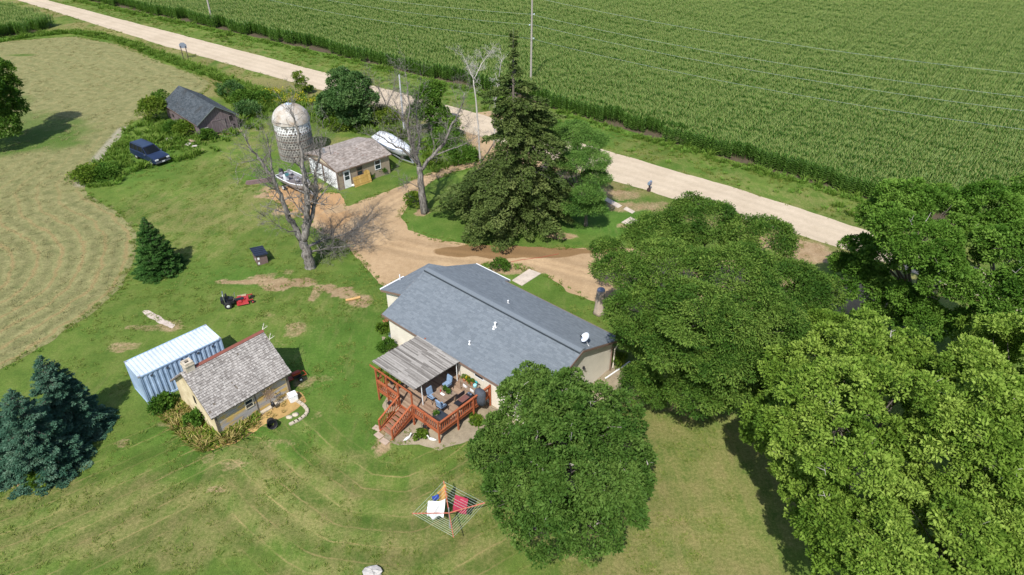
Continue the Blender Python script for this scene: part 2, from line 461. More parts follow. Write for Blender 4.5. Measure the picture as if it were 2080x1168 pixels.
def gravel_mat(name, lo, hi, wet=False, tracks=0):
    m = NT(name); v = m.coord('Object')
    a = m.noise(v, .25, 5, .6); b = m.noise(v, 2.2, 5, .7); f = m.noise(v, 14, 3, .7)
    c = m.ramp(m.math('ADD', m.math('MULTIPLY', a, .55), m.math('MULTIPLY', b, .45)), [(.36, lo), (.62, hi)])
    if wet:
        w = m.math('MULTIPLY', m.math('SUBTRACT', m.math('ADD', m.attr('wet'), m.math('MULTIPLY', b, .25)), .5), 6, clamp=True)
        c = m.mix(m.math('MULTIPLY', w, .85), c, (.185, .108, .045))
        cl = m.math('MULTIPLY', m.math('SUBTRACT', m.math('ADD', m.attr('clay'), m.math('MULTIPLY', b, .6)), .75), 4, clamp=True)
        c = m.mix(m.math('MULTIPLY', cl, .8), c, (.40, .24, .115))
        rt = m.attr('rut'); k = m.math('MULTIPLY', m.math('SUBTRACT', 2.6, rt), .6, clamp=True); pp = m.math('PINGPONG', m.math('ADD', rt, m.math('MULTIPLY', a, .7)), .8)
        c = m.mix(m.math('MULTIPLY', k, .8), c, m.mix(1.0, c, m.ramp(pp, [(.25, .84), (.7, 1.12)]), 'MULTIPLY'))
        c = m.mix(1.0, c, m.ramp(m.noise(v, 5, 5, .75), [(.3, .86), (.7, 1.1)]), 'MULTIPLY')
    if tracks:
        t = m.math('PINGPONG', m.math('ADD', m.math('MULTIPLY', m.attr('across'), .62), m.math('MULTIPLY', a, .9)), .85)
        c = m.mix(.5, c, m.mix(1.0, c, m.ramp(t, [(.0, .86), (.4, 1.08), (.85, .94)]), 'MULTIPLY'))
    e = m.math('MULTIPLY', m.math('SUBTRACT', m.math('ADD', m.math('MULTIPLY', b, .9), m.math('MULTIPLY', m.attr('edge'), -.5)), .5), 3, clamp=True)
    c = m.mix(m.math('MULTIPLY', e, .55), c, (.155, .15, .055))
    c = m.mix(1.0, c, m.ramp(f, [(.25, .8), (.75, 1.14)]), 'MULTIPLY')
    m.principled(c, .95, 0, .15, m.bump(f, .5, .03))
    return m.mat

# county road: two nearly straight edges, about six metres wide
def road_attr(X, Y): return {'across': seg_dist(X, Y, RU)}
sheet('road', RU + RL[::-1], .012, gravel_mat('pale road gravel', (.435,.355,.258), (.53,.44,.33), tracks=1), .35, .25, .35, 3, road_attr)

ISLE = P((812,440),(835,407),(868,376),(925,350),(965,342),(1010,360),(1080,400),(1190,425),(1235,425),(1290,455),(1330,500),(1210,503),(1100,501),(960,496),(880,484),(832,465))
DRIVE = P((545,388),(600,372),(655,392),(690,392),(705,420),(745,404),(800,384),(868,352),(920,335),(960,300),(940,270),(930,235),(1000,225),(1075,262),(1160,320),(1235,368),
          (1180,352),(1080,400),(1010,358),(965,340),(925,348),(868,374),(835,405),(812,440),(832,466),(880,485),(960,497),(1100,502),(1205,504),(1330,500),(1460,520),(1640,555),(1780,575),
          (1900,590),(1900,640),(1760,640),(1560,630),(1400,640),(1320,640),(1205,612),(1150,590),(1105,553),(1065,545),(1030,540),(985,536),(960,560),(880,570),(790,585),(768,575),(745,548),(702,494),(655,475),(600,432),(540,398))
WET = [(1075,511,7.6,.95,1.0),(1015,509,3.8,1.1,1.0)]
CLAY = [(580,400,4,3,1.0),(620,420,3,2.6,1.0),(660,400,3,2,1.0),(680,445,2.6,2.0,.7)]
RUT = P((1330,575),(1205,560),(1080,528),(960,520),(860,510),(775,490),(745,455),(775,418),(850,378),(915,338),(960,280))
RUT2 = P((760,470),(700,450),(640,415),(590,400))
def drive_attr(X, Y): return {'rut': np.minimum(seg_dist(X, Y, RUT), seg_dist(X, Y, RUT2)), 'wet': blobfield(X, Y, WET, 7), 'clay': blobfield(X, Y, CLAY, 17)}
sheet('driveway', DRIVE, .008, gravel_mat('tan drive gravel', (.335,.230,.130), (.445,.318,.190), wet=True), .28, .3, .8, 11, drive_attr)

# mown hay with curved swaths following its edge
def hay_material():
    m = NT('mown hay'); v = m.coord('Object')
    e = m.attr('edge'); a = m.noise(v, .22, 4, .6); b = m.noise(v, 1.1, 6, .72, .6); f = m.noise(v, 6, 4, .75, .4)
    c = m.ramp(b, [(.28, (.132, .148, .056)), (.5, (.222, .216, .092)), (.72, (.308, .284, .132))])
    s = m.math('PINGPONG', m.math('ADD', m.math('MULTIPLY', e, .52), m.math('MULTIPLY', a, .20)), .5)
    ln = m.math('MULTIPLY', m.math('SUBTRACT', m.math('ADD', s, m.math('MULTIPLY', b, .18)), .44), 7, clamp=True)
    low = m.math('MULTIPLY', m.attr('rows'), 1, clamp=True)
    c = m.mix(m.math('MULTIPLY', m.math('MULTIPLY', ln, low), .75), c, m.ramp(f, [(.3, (.235, .165, .070)), (.7, (.31, .23, .11))]))
    sw = m.ramp(s, [(.05, .78), (.32, 1.12)])
    c = m.mix(m.math('MULTIPLY', low, .6), c, m.mix(1.0, c, sw, 'MULTIPLY'))
    tr = m.math('MULTIPLY', m.math('SUBTRACT', m.math('ADD', m.attr('track'), m.math('MULTIPLY', f, .4)), .55), 4, clamp=True)
    c = m.mix(m.math('MULTIPLY', tr, .7), c, (.36,.33,.27))
    g = m.math('MULTIPLY', m.math('SUBTRACT', m.math('ADD', a, m.math('MULTIPLY', f, .4)), .82), 3.5, clamp=True)
    c = m.mix(m.math('MULTIPLY', g, .55), c, (.12, .19, .035))
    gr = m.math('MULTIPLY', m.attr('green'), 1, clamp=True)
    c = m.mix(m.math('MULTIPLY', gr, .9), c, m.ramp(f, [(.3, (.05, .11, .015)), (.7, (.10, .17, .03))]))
    c = m.mix(1.0, c, m.ramp(f, [(.25, .72), (.75, 1.22)]), 'MULTIPLY')
    m.principled(c, .95, 0, .1, m.bump(m.math('ADD', f, m.math('MULTIPLY', b, 1.2)), .9, .12))
    return m.mat
HAY = P((-60,96),(30,82),(150,74),(240,90),(330,128),(400,152),(428,170),(400,200),(330,214),(300,236),(262,250),(246,275),(228,310),(196,344),(168,368),(180,398),(240,430),(274,466),(276,505),(270,535),(250,582),(180,642),(90,700),(0,752),(-120,815),(-420,640),(-330,350),(-180,150))
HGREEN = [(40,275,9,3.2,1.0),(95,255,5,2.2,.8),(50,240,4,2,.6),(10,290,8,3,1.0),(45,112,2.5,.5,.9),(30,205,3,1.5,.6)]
sheet('hay_field', HAY, .006, hay_material(), .36, .35, .6, 21, lambda X, Y: {'green': blobfield(X, Y, HGREEN, 31), 'rows': np.clip(.25 + .75*np.clip((76-Y)/16, 0, 1), 0, 1), 'track': np.clip(1-seg_dist(X, Y, P((255,262),(232,290),(205,322),(180,352),(172,372)))/2.0, 0, 1)})

# rock mulch beds round the house, drawn in house coordinates
HO = G(776, 638, 2.65); HA = math.radians(-41.65)
HU = (math.cos(HA), math.sin(HA)); HV = (-HU[1], HU[0])
def hw(u, v): return (HO[0] + HU[0]*u + HV[0]*v, HO[1] + HU[1]*u + HV[1]*v)
bedm = gravel_mat('tan rock mulch', (.20,.165,.115), (.36,.305,.22))
sheet('rock_bed', [hw(*p) for p in ((-.9,.2),(1.5,-.9),(3.2,-1.9),(4.7,-3.6),(5.5,-4.9),(7.2,-5.7),(8.1,-6.9),(9.2,-6.6),(10.2,-5.6),(11.6,-5.1),(12.7,-2.6),(14.6,-1.6),(16.4,-1.7),(16.5,3.2),(17.6,6.5),(17.7,9.2),(15.2,9.6),(15.2,.4),(.2,.4))], .01, bedm, .16, .12, 1.2, 31)
straw = gravel_mat('dry straw bed', (.30,.19,.07), (.46,.31,.125))
SHA = (-19.614, 33.006); SHU = (math.cos(.853), math.sin(.853)); SHV = (-SHU[1], SHU[0])
def sw(u, v): return (SHA[0] + SHU[0]*u + SHV[0]*v, SHA[1] + SHU[1]*u + SHV[1]*v)
sheet('straw_bed', [sw(*p) for p in ((-1.8,2.0),(-1.3,-.6),(.3,-1.3),(2.8,-1.35),(4.6,-1.75),(5.9,-1.55),(6.2,-.4),(5.6,.25),(0,.25),(0,5.4),(-1.0,5.3))], .007, straw, .16, .18, 1.0, 37)
def slab_mat(): return M('worn concrete', (.50,.43,.36), .9, .16, 1.6, .004, 30)
conc = slab_mat()
def path_slab(px, z=.05):
    b = MB(); b.prism(P(*px), 0.0, z); return struct(b.build('concrete_path', conc))
path_slab(((1040,570),(1075,547),(1099,556),(1060,581)))
path_slab(((1262,452),(1281,441),(1305,452),(1288,463)))
path_slab(((1226,406),(1232,401),(1264,418),(1255,423)), .03)
path_slab(((1266,425),(1272,420),(1290,430),(1284,434)), .03)
# pale worn strip of broken concrete beside the container
sheet('worn_path', P((288,632),(300,630),(330,645),(356,660),(350,668),(322,656),(300,644)), .009, gravel_mat('pale broken concrete', (.40,.33,.28), (.60,.52,.46)), .14, .12, 1.5, 41)
# ================================================================ buildings
def shingles(mb, P0, A, L, Bv, S, expo, width, thick, vr=(0,1), mi=0, jit=.12, gaps=0.0, seed=0):
    """courses of single shingles laid on a slope: P0 eave corner, A along the eave, Bv up the slope"""
    R = random.Random(seed); P0 = Vector(P0); A = Vector(A).normalized(); Bv = Vector(Bv).normalized(); N = A.cross(Bv).normalized()
    if N.z < 0: N = -N
    rows = int(math.ceil(S/expo))
    for r in range(rows):
        y0 = r*expo; y1 = min(S, y0+expo*1.08); x = -R.random()*width
        while x < L:
            w_ = width*(1+R.uniform(-.35, .35)); a0 = max(0, x); a1 = min(L, x+w_-.006)
            if a1 - a0 > .02 and R.random() > gaps:
                d = R.uniform(-jit, jit)*expo; t = thick*R.uniform(.7, 1.5)
                q = [P0+A*a0+Bv*(y0+d)+N*t, P0+A*a1+Bv*(y0+d)+N*t, P0+A*a1+Bv*y1+N*.004, P0+A*a0+Bv*y1+N*.004]
                f = [P0+A*a0+Bv*(y0+d), P0+A*a1+Bv*(y0+d)]
                mb.add(q+f, [(0,1,2,3),(4,5,1,0)], mi, R.uniform(*vr))
            x += w_

def siding_mat(name, rgb, step=.1, rough=.6):
    m = NT(name); v = m.coord('Object')
    sx = m.n('ShaderNodeSeparateXYZ'); m.l(v, sx.inputs[0])
    f = m.math('FRACT', m.math('MULTIPLY', sx.outputs['Z'], 1/step))
    c = m.ramp(m.noise(v, 1.2, 5, .6), [(.3, mul(rgb, .90)), (.7, mul(rgb, 1.05))])
    c = m.mix(m.math('MULTIPLY', m.math('LESS_THAN', f, .10), .35), c, mul(rgb, .45))
    m.principled(c, rough, 0, .3, m.bump(f, .5, .012)); return m.mat
def shingle_mat(name, lo, hi, rough=.9, alt=None, mott=1.0):
    m = NT(name); v = m.coord('Object')
    c = m.ramp(m.attr('v'), [(0, lo), (1, hi)])
    n = m.noise(v, .7, 5, .65); c = m.mix(1.0, c, m.ramp(n, [(.3, 1-.18*mott), (.7, 1+.12*mott)]), 'MULTIPLY')
    n2 = m.noise(v, 22, 3, .7); c = m.mix(1.0, c, m.ramp(n2, [(.25, .8), (.75, 1.18)]), 'MULTIPLY')
    if alt:
        k = m.math('MULTIPLY', m.math('SUBTRACT', m.noise(v, alt[1], 5, .7), alt[2]), alt[3], clamp=True); c = m.mix(k, c, alt[0])
    m.principled(c, rough, 0, .2, m.bump(n2, .3, .004)); return m.mat
def wood_mat(name, lo, hi, axis=(1,12,12), rough=.85):
    m = NT(name); v = m.coord('Object', axis)
    n = m.noise(v, 1.6, 6, .7); c = m.ramp(m.math('ADD', m.math('MULTIPLY', n, .6), m.math('MULTIPLY', m.attr('v'), .4)), [(.25, lo), (.7, hi)])
    c = m.mix(1.0, c, m.ramp(m.noise(m.coord('Object'), 9, 4), [(.3, .85), (.7, 1.1)]), 'MULTIPLY')
    m.principled(c, rough, 0, .2, m.bump(n, .3, .005)); return m.mat
def glass_mat(name='dark window glass', rgb=(.02,.03,.04)):
    m = NT(name); m.principled(rgb, .08, 0, .6); return m.mat
GLASS = glass_mat(); WHITE = simple('white paint', (.74,.75,.76), .45); BLACK = simple('black plastic', (.018,.018,.022), .45)
DARK = simple('dark opening', (.02,.018,.016), .9); CHROME = simple('bright metal', (.62,.63,.65), .3, .9)
STEEL = simple('galvanised steel', (.45,.47,.5), .45, .6); RUBBER = simple('tyre rubber', (.02,.02,.021), .85)
def window(parent, c, w, h, axis, depth=.06, fm=None, cross=True, label=None):
    """framed window: axis 'x' lies along local x (faces -y), 'y' along local y (faces +x or -x by sign of depth)"""
    fm = fm or WHITE; b = MB(); t = .06; d = abs(depth); s = -1 if (axis == 'x') == (depth > 0) else 1
    def bar(a0, a1, z0, z1, dd=d):
        if axis == 'x': b.b2(c[0]+a0, c[0]+a1, min(c[1], c[1]+s*dd), max(c[1], c[1]+s*dd), c[2]+z0, c[2]+z1)
        else: b.b2(min(c[0], c[0]+s*dd), max(c[0], c[0]+s*dd), c[1]+a0, c[1]+a1, c[2]+z0, c[2]+z1)
    bar(-w/2, w/2, h/2-t, h/2); bar(-w/2, w/2, -h/2, -h/2+t); bar(-w/2, -w/2+t, -h/2+t, h/2-t); bar(w/2-t, w/2, -h/2+t, h/2-t)
    if cross: bar(-w/2+t, w/2-t, -.025, .025, d*.8)
    o = b.build('window', fm, parent, label=label)
    b = MB(); b0 = b; 
    if axis == 'x': b.b2(c[0]-w/2+t, c[0]+w/2-t, min(c[1]-.01, c[1]+s*d*.4), max(c[1]-.01, c[1]+s*d*.4), c[2]-h/2+t, c[2]+h/2-t)
    else: b.b2(min(c[0], c[0]+s*d*.4), max(c[0], c[0]+s*d*.4), c[1]-w/2+t, c[1]+w/2-t, c[2]-h/2+t, c[2]+h/2-t)
    b.build('pane', GLASS, o); return o

# ---------------------------------------------------------------- the farmhouse
FASCIA = simple('brown fascia', (.20,.135,.105), .5); CREAM = siding_mat('cream vinyl siding', (.74,.685,.58), .11)
ROOFM = shingle_mat('slate grey asphalt shingle', (.136,.159,.183), (.176,.202,.228), mott=.2)
h = thing('farmhouse', 'cream sided farmhouse with a long slate grey shingle roof', 'house', (*HO, 0), HA)
EZ, RZ, RV = 2.65, 4.55, 4.85; SL = (RZ-EZ)/RV; NEV = 9.75
b = MB()   # outer walls: main block with gables, and the lower end room
for u in (.35, 15.25):
    b.extrude([(u,.32,0),(u,9.1,0),(u,9.1,EZ-.02),(u,RV,RZ-.22),(u,.32,EZ-.02)], (.12 if u < 1 else -.12, 0, 0))
b.b2(.47, 15.13, .32, .44, 0, EZ+.05); b.b2(.47, 15.13, 8.98, 9.1, 0, EZ+.05)
b.b2(-2.35, -2.23, 2.35, 7.0, 0, 2.66); b.b2(-2.23, .35, 2.35, 2.47, 0, 2.70); b.b2(-2.23, .35, 6.88, 7.0, 0, 2.70)
b.build('wall', CREAM, h)
def zs(v): return EZ + SL*v if v <= RV else RZ - SL*(v-RV)
b = MB()   # roof decks
T = .14
def slope(poly):   # slab under the shingles
    n = len(poly); b.loft([[(x, y, z-T) for x, y, z in poly], poly])
slope([(0,0,EZ),(15.6,0,EZ),(15.6,RV,RZ),(0,RV,RZ)])
slope([(0,RV+.003,RZ),(15.6,RV+.003,RZ),(15.6,NEV,zs(NEV)),(3.95,NEV,zs(NEV)),(3.95,10.35,zs(10.35)),(0,10.35,zs(10.35))])
slope([(-2.65,2.05,2.70),(-.003,2.05,3.45),(-.003,7.35,3.45),(-2.65,7.35,2.70)])
roof = b.build('roof', [ROOFM], h)
b = MB()
hyp = math.hypot(RV, RZ-EZ)
shingles(b, (0,0,EZ), (1,0,0), 15.6, (0,RV,RZ-EZ), hyp, .15, .33, .017, (0,1), seed=1, jit=.02)
shingles(b, (0,10.35,zs(10.35)), (1,0,0), 3.95, (0,-(10.35-RV),RZ-zs(10.35)), math.hypot(10.35-RV, RZ-zs(10.35)), .15, .33, .017, seed=2, jit=.02)
shingles(b, (3.95,NEV,zs(NEV)), (1,0,0), 11.65, (0,-(NEV-RV),RZ-zs(NEV)), math.hypot(NEV-RV, RZ-zs(NEV)), .15, .33, .017, seed=3, jit=.02)
shingles(b, (-2.65,2.05,2.70), (0,1,0), 5.3, (2.65,0,.75), 2.75, .15, .33, .017, seed=4, jit=.02)
b.build('shingles', ROOFM, roof)
b = MB()   # raised ridge vent with cap
b.extrude([(.02,RV-.30,RZ-.06),(.02,RV-.30,RZ+.035),(.02,RV,RZ+.11),(.02,RV+.30,RZ+.035),(.02,RV+.30,RZ-.06)], (15.56,0,0))
b.build('ridge_vent', ROOFM, roof)
b = MB(); b.b2(.03,15.57,RV-.345,RV-.303,RZ-.14,RZ-.02); b.build('vent_shade_strip', simple('painted vent shade', (.03,.04,.05), .8), roof)  # near-black strip painted in for the shade line along the ridge vent
b = MB()   # fascia, rakes and gutters, standing just proud of the deck edges
b.b2(0, 15.6, -.028, -.002, EZ-.20, EZ-.015); b.b2(3.95, 15.6, NEV+.002, NEV+.03, zs(NEV)-.2, zs(NEV)-.015); b.b2(0, 3.95, 10.352, 10.38, zs(10.35)-.2, zs(10.35)-.015)
for u, e in ((-.03, .028), (15.602, .028)):
    b.extrude([(u,0,EZ-.2),(u,RV,RZ-.2),(u,RV,RZ-.015),(u,0,EZ-.015)], (e,0,0))
    far = 10.35 if u < 0 else NEV
    b.extrude([(u,RV,RZ-.2),(u,far,zs(far)-.2),(u,far,zs(far)-.015),(u,RV,RZ-.015)], (e,0,0))
b.b2(-2.68,-2.652,2.05,7.35,2.5,2.68); b.extrude([(-2.65,2.022,2.5),(0,2.022,3.25),(0,2.022,3.43),(-2.65,2.022,2.68)], (0,.026,0)); b.extrude([(-2.65,7.352,2.5),(0,7.352,3.25),(0,7.352,3.43),(-2.65,7.352,2.68)], (0,.026,0))
b.build('fascia', FASCIA, h)
b = MB(); b.b2(0,3.95,10.382,10.50,zs(10.35)-.14,zs(10.35)-.02); b.build('gutter', WHITE, h)
b = MB(); b.b2(3.95,15.6,NEV+.032,NEV+.13,zs(NEV)-.16,zs(NEV)-.04); b.build('gutter', FASCIA, h)
b = MB(); b.b2(-2.82,-2.684,2.1,4.6,2.57,2.70); b.build('gutter', WHITE, h)
b = MB(); b.tube([(15.5,8.95,EZ-.3),(15.42,8.85,EZ-.5),(15.42,8.85,.12)], .055, 8); b.build('downspout', FASCIA, h)
b = MB(); b.tube([(15.5,9.5,EZ-.45),(15.45,9.2,EZ-.7),(15.45,9.2,.15)], .05, 8); b.build('downspout', CREAM, h)
def vent(u, v, hh, r):
    b = MB(); z = zs(v); b.cyl((u,v,z-.03), r*1.9, .05, 12); b.cyl((u,v,z), r, hh, 12); b.cyl((u,v,z+hh), r*1.35, .06, 12)
    b.build('roof_vent', WHITE, h, smooth=True)
def on_roof(px, py):
    z = 3.5
    for _ in range(8):
        g = G(px, py, z); dx, dy = g[0]-HO[0], g[1]-HO[1]; u = dx*HU[0]+dy*HU[1]; v = dx*HV[0]+dy*HV[1]; z = zs(v)
    return u, v
for px, py, hh, r in ((954,699,.22,.055),(1006,664,.34,.075),(1003,668,.16,.06),(1032,616,.20,.05)): vent(*on_roof(px, py), hh, r)
b = MB(); b.tube([(-2.5,4.0,2.4),(-2.5,4.0,3.25)], .05, 8); b.build('roof_vent', WHITE, h, smooth=True)
# satellite dish on its bent arm at the gable edge
b = MB(); du, dv = on_roof(1200, 705); dz = zs(dv)
b.tube([(15.55,dv-.05,dz-.15),(15.2,dv,dz+.1),(15.0,dv+.05,dz+.42)], .03, 8)
dish = b.build('satellite_dish', STEEL, h)
b = MB(); R_ = Matrix.Translation((14.96,dv+.02,dz+.55)) @ Matrix.Rotation(math.radians(-20), 4, 'Z') @ Matrix.Rotation(math.radians(42), 4, 'X')
b.xf = R_; prof = [(.001,0)] + [(r, r*r*.38) for r in (.12,.24,.36,.46)] + [(.475,.085),(.46,.075),(.36,.035),(.24,.008),(.12,-.009),(.001,-.014)]
b.lathe((0,0,0), prof, 28, sx=.68, sy=.78); b.build('reflector', simple('dish grey', (.56,.60,.66), .4), dish, smooth=True)
b = MB(); b.xf = R_; b.tube([(0,-.35,.06),(0,-.32,.25),(0,-.12,.42)], .018, 6); b.box((0,-.1,.44), (.1,.09,.14)); b.build('feed_arm', BLACK, dish)
b = MB(); b.box((15.38, 5.4, 2.55), (.10,.16,.16)); b.blob((15.46,5.4,2.5), .08, 8); b.build('gable_lamp', BLACK, h)
window(h, (10.1,.32,2.05), .9, .5, 'x', .05, cross=False)
b = MB(); b.b2(7.0,7.95,.27,.32,.97,2.4); b.build('door', simple('brown door', (.10,.06,.04), .5), h)

# ---------------------------------------------------------------- deck with slatted roof and stairs
RED = wood_mat('red brown stained deck wood', (.225,.055,.022), (.43,.132,.058), (9,9,1.2))
FLOORW = wood_mat('worn deck boards', (.195,.125,.085), (.34,.245,.175), (.8,9,9))
GREYW = wood_mat('silver grey weathered boards', (.115,.104,.092), (.40,.375,.345), (.55,10,10))
TREAD = wood_mat('red brown treads', (.20,.085,.05), (.31,.16,.105), (.8,9,9))
dk = thing('deck', 'red stained raised wooden deck with railings, stairs and a grey slatted roof', 'deck', (*HO, 0), HA)
DZ = .95; U0, U1, V0 = 4.92, 11.12, -4.52
b = MB(); y = V0
while y < .30:
    b.b2(U0, U1, y, y+.132, DZ-.035, DZ, av=random.random()); y += .14
b.build('floor', FLOORW, dk)
b = MB(); b.b2(U0-.04,U1+.04,V0-.05,V0-.005,DZ-.24,DZ-.002); b.b2(U0-.045,U0-.005,V0-.003,.28,DZ-.24,DZ-.002); b.b2(U1+.005,U1+.045,V0-.003,.28,DZ-.24,DZ-.002)
for k in range(6): b.b2(U0+.05, U1-.05, V0+.35+k*.78, V0+.39+k*.78, DZ-.22, DZ-.04)
b.build('rim_beam', RED, dk)
def post(u, v, top, z0=0):
    b = MB(); b.b2(u-.05,u+.05,v-.05,v+.05,z0,top); b.build('post', RED, dk)
V_ = V0-.10
PZ = 2.85
for u in (4.9, 6.0, 7.22, 8.62): post(u, V_, PZ)
for u in (9.75, 11.13): post(u, V_, DZ+1.0)
for v in (-2.95, -1.45): post(U1+.1, v, DZ+.98)
post(U1+.1, .2, DZ+1.0); post(U0-.1, -2.2, DZ+1.0); post(U0-.1, .1, PZ-.1)
def railing(a, c):
    a = Vector(a); c = Vector(c); d = (c-a); Lr = d.length; d.normalize(); n = Vector((-d.y, d.x, 0)); b = MB()
    b.beam(a+Vector((0,0,.93)), c+Vector((0,0,.93)), .14, .04); b.beam(a+Vector((0,0,.80)), c+Vector((0,0,.80)), .04, .085); b.beam(a+Vector((0,0,.10)), c+Vector((0,0,.10)), .04, .085)
    k = int(Lr/.165)
    for i in range(k):
        p = a + d*((i+.5)*Lr/k); b.box((p.x+n.x*.042, p.y+n.y*.042, a.z+.42 + d.z*((i+.5)*Lr/k)), (.045,.04,.92), math.atan2(d.y, d.x), av=random.random())
    return b.build('railing', RED, dk)
for a, c in (((4.95,V_,DZ),(5.95,V_,DZ)),((6.05,V_,DZ),(7.17,V_,DZ)),((8.67,V_,DZ),(9.70,V_,DZ)),((9.80,V_,DZ),(11.08,V_,DZ)),
             ((U1+.1,-4.57,DZ),(U1+.1,-3.0,DZ)),((U1+.1,-2.9,DZ),(U1+.1,-1.5,DZ)),((U1+.1,-1.4,DZ),(U1+.1,.15,DZ)),((U0-.1,.05,DZ),(U0-.1,-2.15,DZ)),((U0-.1,-2.25,DZ),(U0-.1,-4.57,DZ))): railing(a, c)
# stairs
st = MB(); N_ = 6; run = .30
for s in (7.32, 8.52): st.extrude([(s,V_-.02,DZ-.02),(s,V_-.02,DZ-.30),(s,V_-N_*run+.06,0),(s,V_-N_*run-.28,0)], (.045,0,0))
stairs = st.build('stairs', RED, dk)
for i in range(N_):
    b = MB(); z = DZ - (i+1)*DZ/(N_+1); y1 = V_-.02-i*run
    b.b2(7.372, 8.515, y1-.145, y1-.01, z-.035, z, av=.4); b.b2(7.372, 8.515, y1-.29, y1-.155, z-.035, z, av=.7); b.build('step', TREAD, stairs)
for s in (7.28, 8.60):
    b = MB(); e = V_-N_*run-.05
    b.b2(s-.05,s+.05,e-.1,e,0,1.0); b.beam((s,V_-.05,DZ+.93),(s,e-.05,.98), .13, .04); b.beam((s,V_-.05,DZ+.12),(s,e-.05,.2), .04, .08)
    for i in range(13):
        t = (i+.5)/13; y = V_-.05 + (e-V_)*t; z = DZ*(1-t)
        b.b2(s-.02,s+.02,y-.02,y+.02,z+.12,z+.93)
    b.build('stair_rail', RED, dk)
# slatted roof of narrow grey boards on joists
b = MB(); v = -4.32; UL, UR = 4.15, 8.55
def pz(v): return 2.96 - (v+4.3)*.055
while v < -.12:
    x = UL + random.uniform(-.03, .03)
    while x < UR:
        x2 = min(UR + random.uniform(-.02,.02), x + random.uniform(1.4, 3.2))
        if UR - x2 < .6: x2 = UR + random.uniform(-.03,.03)
        b.box(((x+x2)/2, v+.048, pz(v)), (x2-x-.008, .088, .022), 0, av=random.random()*.9+.05, tilt=(-.055,'X')); x = x2 + .001
    v += .102
pr = b.build('slat_roof', GREYW, dk)
b = MB()
for k in range(8): b.beam((UL+.1+k*.60,-4.25,pz(-4.25)-.085), (UL+.1+k*.60,-.15,pz(-.15)-.085), .04, .14)
b.build('joist', GREYW, pr)
b = MB(); b.beam((UL+.03,V_+.08,PZ-.07),(UR-.03,V_+.08,PZ-.07), .04, .15); b.build('beam', RED, pr)
for y_, z_ in ((-.25,2.68),(-3.55,2.78)):
    b = MB(); b.tube([(8.42,y_,.96),(8.42,y_,z_)], .033, 8); b.build('pole', WHITE, pr)

# ---------------------------------------------------------------- plastered shed with shake roof and chimney
SHZ, SRZ, SRV, SD = 2.2, 4.32, 2.55, 5.1
SHAKE = shingle_mat('silver weathered shakes', (.225,.205,.19), (.42,.395,.37), .95, ((.13,.11,.09), 2.6, .60, 4))
sh = thing('stone_shed', 'cream plastered shed with worn grey shake roof and chimney', 'shed', (*SHA, 0), math.atan2(SHU[1], SHU[0]))
PLAST = M('cream lime plaster', (.56,.455,.275), .9, .14, 1.1, .006, 18, rgb2=(.70,.60,.40))
b = MB(); SLn = 5.55
for u, e in ((0,.2),(SLn,-.2)): b.extrude([(u,0,0),(u,SD,0),(u,SD,SHZ),(u,SRV,SRZ-.12),(u,0,SHZ)], (e,0,0))
b.b2(.2,SLn-.2,SD-.2,SD,0,SHZ)
b.build('wall', PLAST, sh)
m = NT('peeling ochre and grey boards'); v = m.coord('Object', (.45,1,7))
n = m.noise(v, 1.1, 6, .65); n2 = m.noise(m.coord('Object', (.8,1,3)), .8, 4, .6)
c = m.mix(m.math('MULTIPLY', m.math('SUBTRACT', n2, .47), 9, clamp=True), m.ramp(n, [(.3,(.27,.25,.235)),(.7,(.46,.44,.42))]), m.ramp(n, [(.3,(.46,.30,.085)),(.7,(.64,.46,.17))]))
m.principled(c, .9, 0, .15, m.bump(n, .5, .01))
b = MB(); b.b2(.2,SLn-.2,0,.2,0,SHZ); b.build('front_wall', m.mat, sh)
DKW = wood_mat('dark weathered boards', (.09,.07,.055), (.17,.145,.12), (9,9,1))
for x0, x1, y0 in ((-.03,.14,-.05),(SLn-.13,SLn+.03,-.05),(2.93,3.0,-.03)):
    b = MB(); b.b2(x0,x1,y0,-.003,0,SHZ-.05); b.build('corner_board', DKW, sh)
window(sh, (2.45,-.003,1.28), .62, .72, 'x', .05, simple('aged cream paint', (.55,.50,.38), .7))
b = MB(); b.b2(-.02,.0,2.35,2.62,1.5,2.15); b.build('window', DARK, sh)
b = MB(); OV = .25; kk = (SRZ-SHZ)/SRV
for s in (0, 1):
    e = (-OV, SHZ-OV*kk) if not s else (SD+OV, SHZ-OV*kk)
    poly = [(-.28,e[0],e[1]),(SLn+.28,e[0],e[1]),(SLn+.28,SRV,SRZ),(-.28,SRV,SRZ)]
    b.loft([[(x,y,z-.1) for x,y,z in poly], poly])
sroof = b.build('roof', wood_mat('roof boards', (.10,.085,.07), (.2,.17,.14)), sh)
hy = math.hypot(SRV+OV, SRZ-SHZ+OV*kk); b = MB()
shingles(b, (-.28,-OV,SHZ-OV*kk), (1,0,0), SLn+.56, (0,SRV+OV,SRZ-SHZ+OV*kk), hy, .17, .13, .05, (0,1), seed=5, jit=.10, gaps=.012)
shingles(b, (-.28,SD+OV,SHZ-OV*kk), (1,0,0), SLn+.56, (0,-(SRV+OV),SRZ-SHZ+OV*kk), hy, .17, .13, .05, (0,1), seed=6, jit=.10, gaps=.012)
b.build('shakes', SHAKE, sroof)
b = MB(); b.extrude([(.75,SRV-.17,SRZ-.03),(.75,SRV,SRZ+.075),(.75,SRV+.17,SRZ-.03)], (SLn-.45,0,0)); b.build('ridge_cap', simple('rusty red ridge tin', (.20,.065,.045), .6), sroof)
b = MB(); cx, cy = .35, SRV+.1
b.b2(cx-.3,cx+.3,cy-.3,cy+.3,SRZ-.7,SRZ+.32); b.b2(cx-.34,cx+.34,cy-.34,cy+.34,SRZ+.32,SRZ+.44)
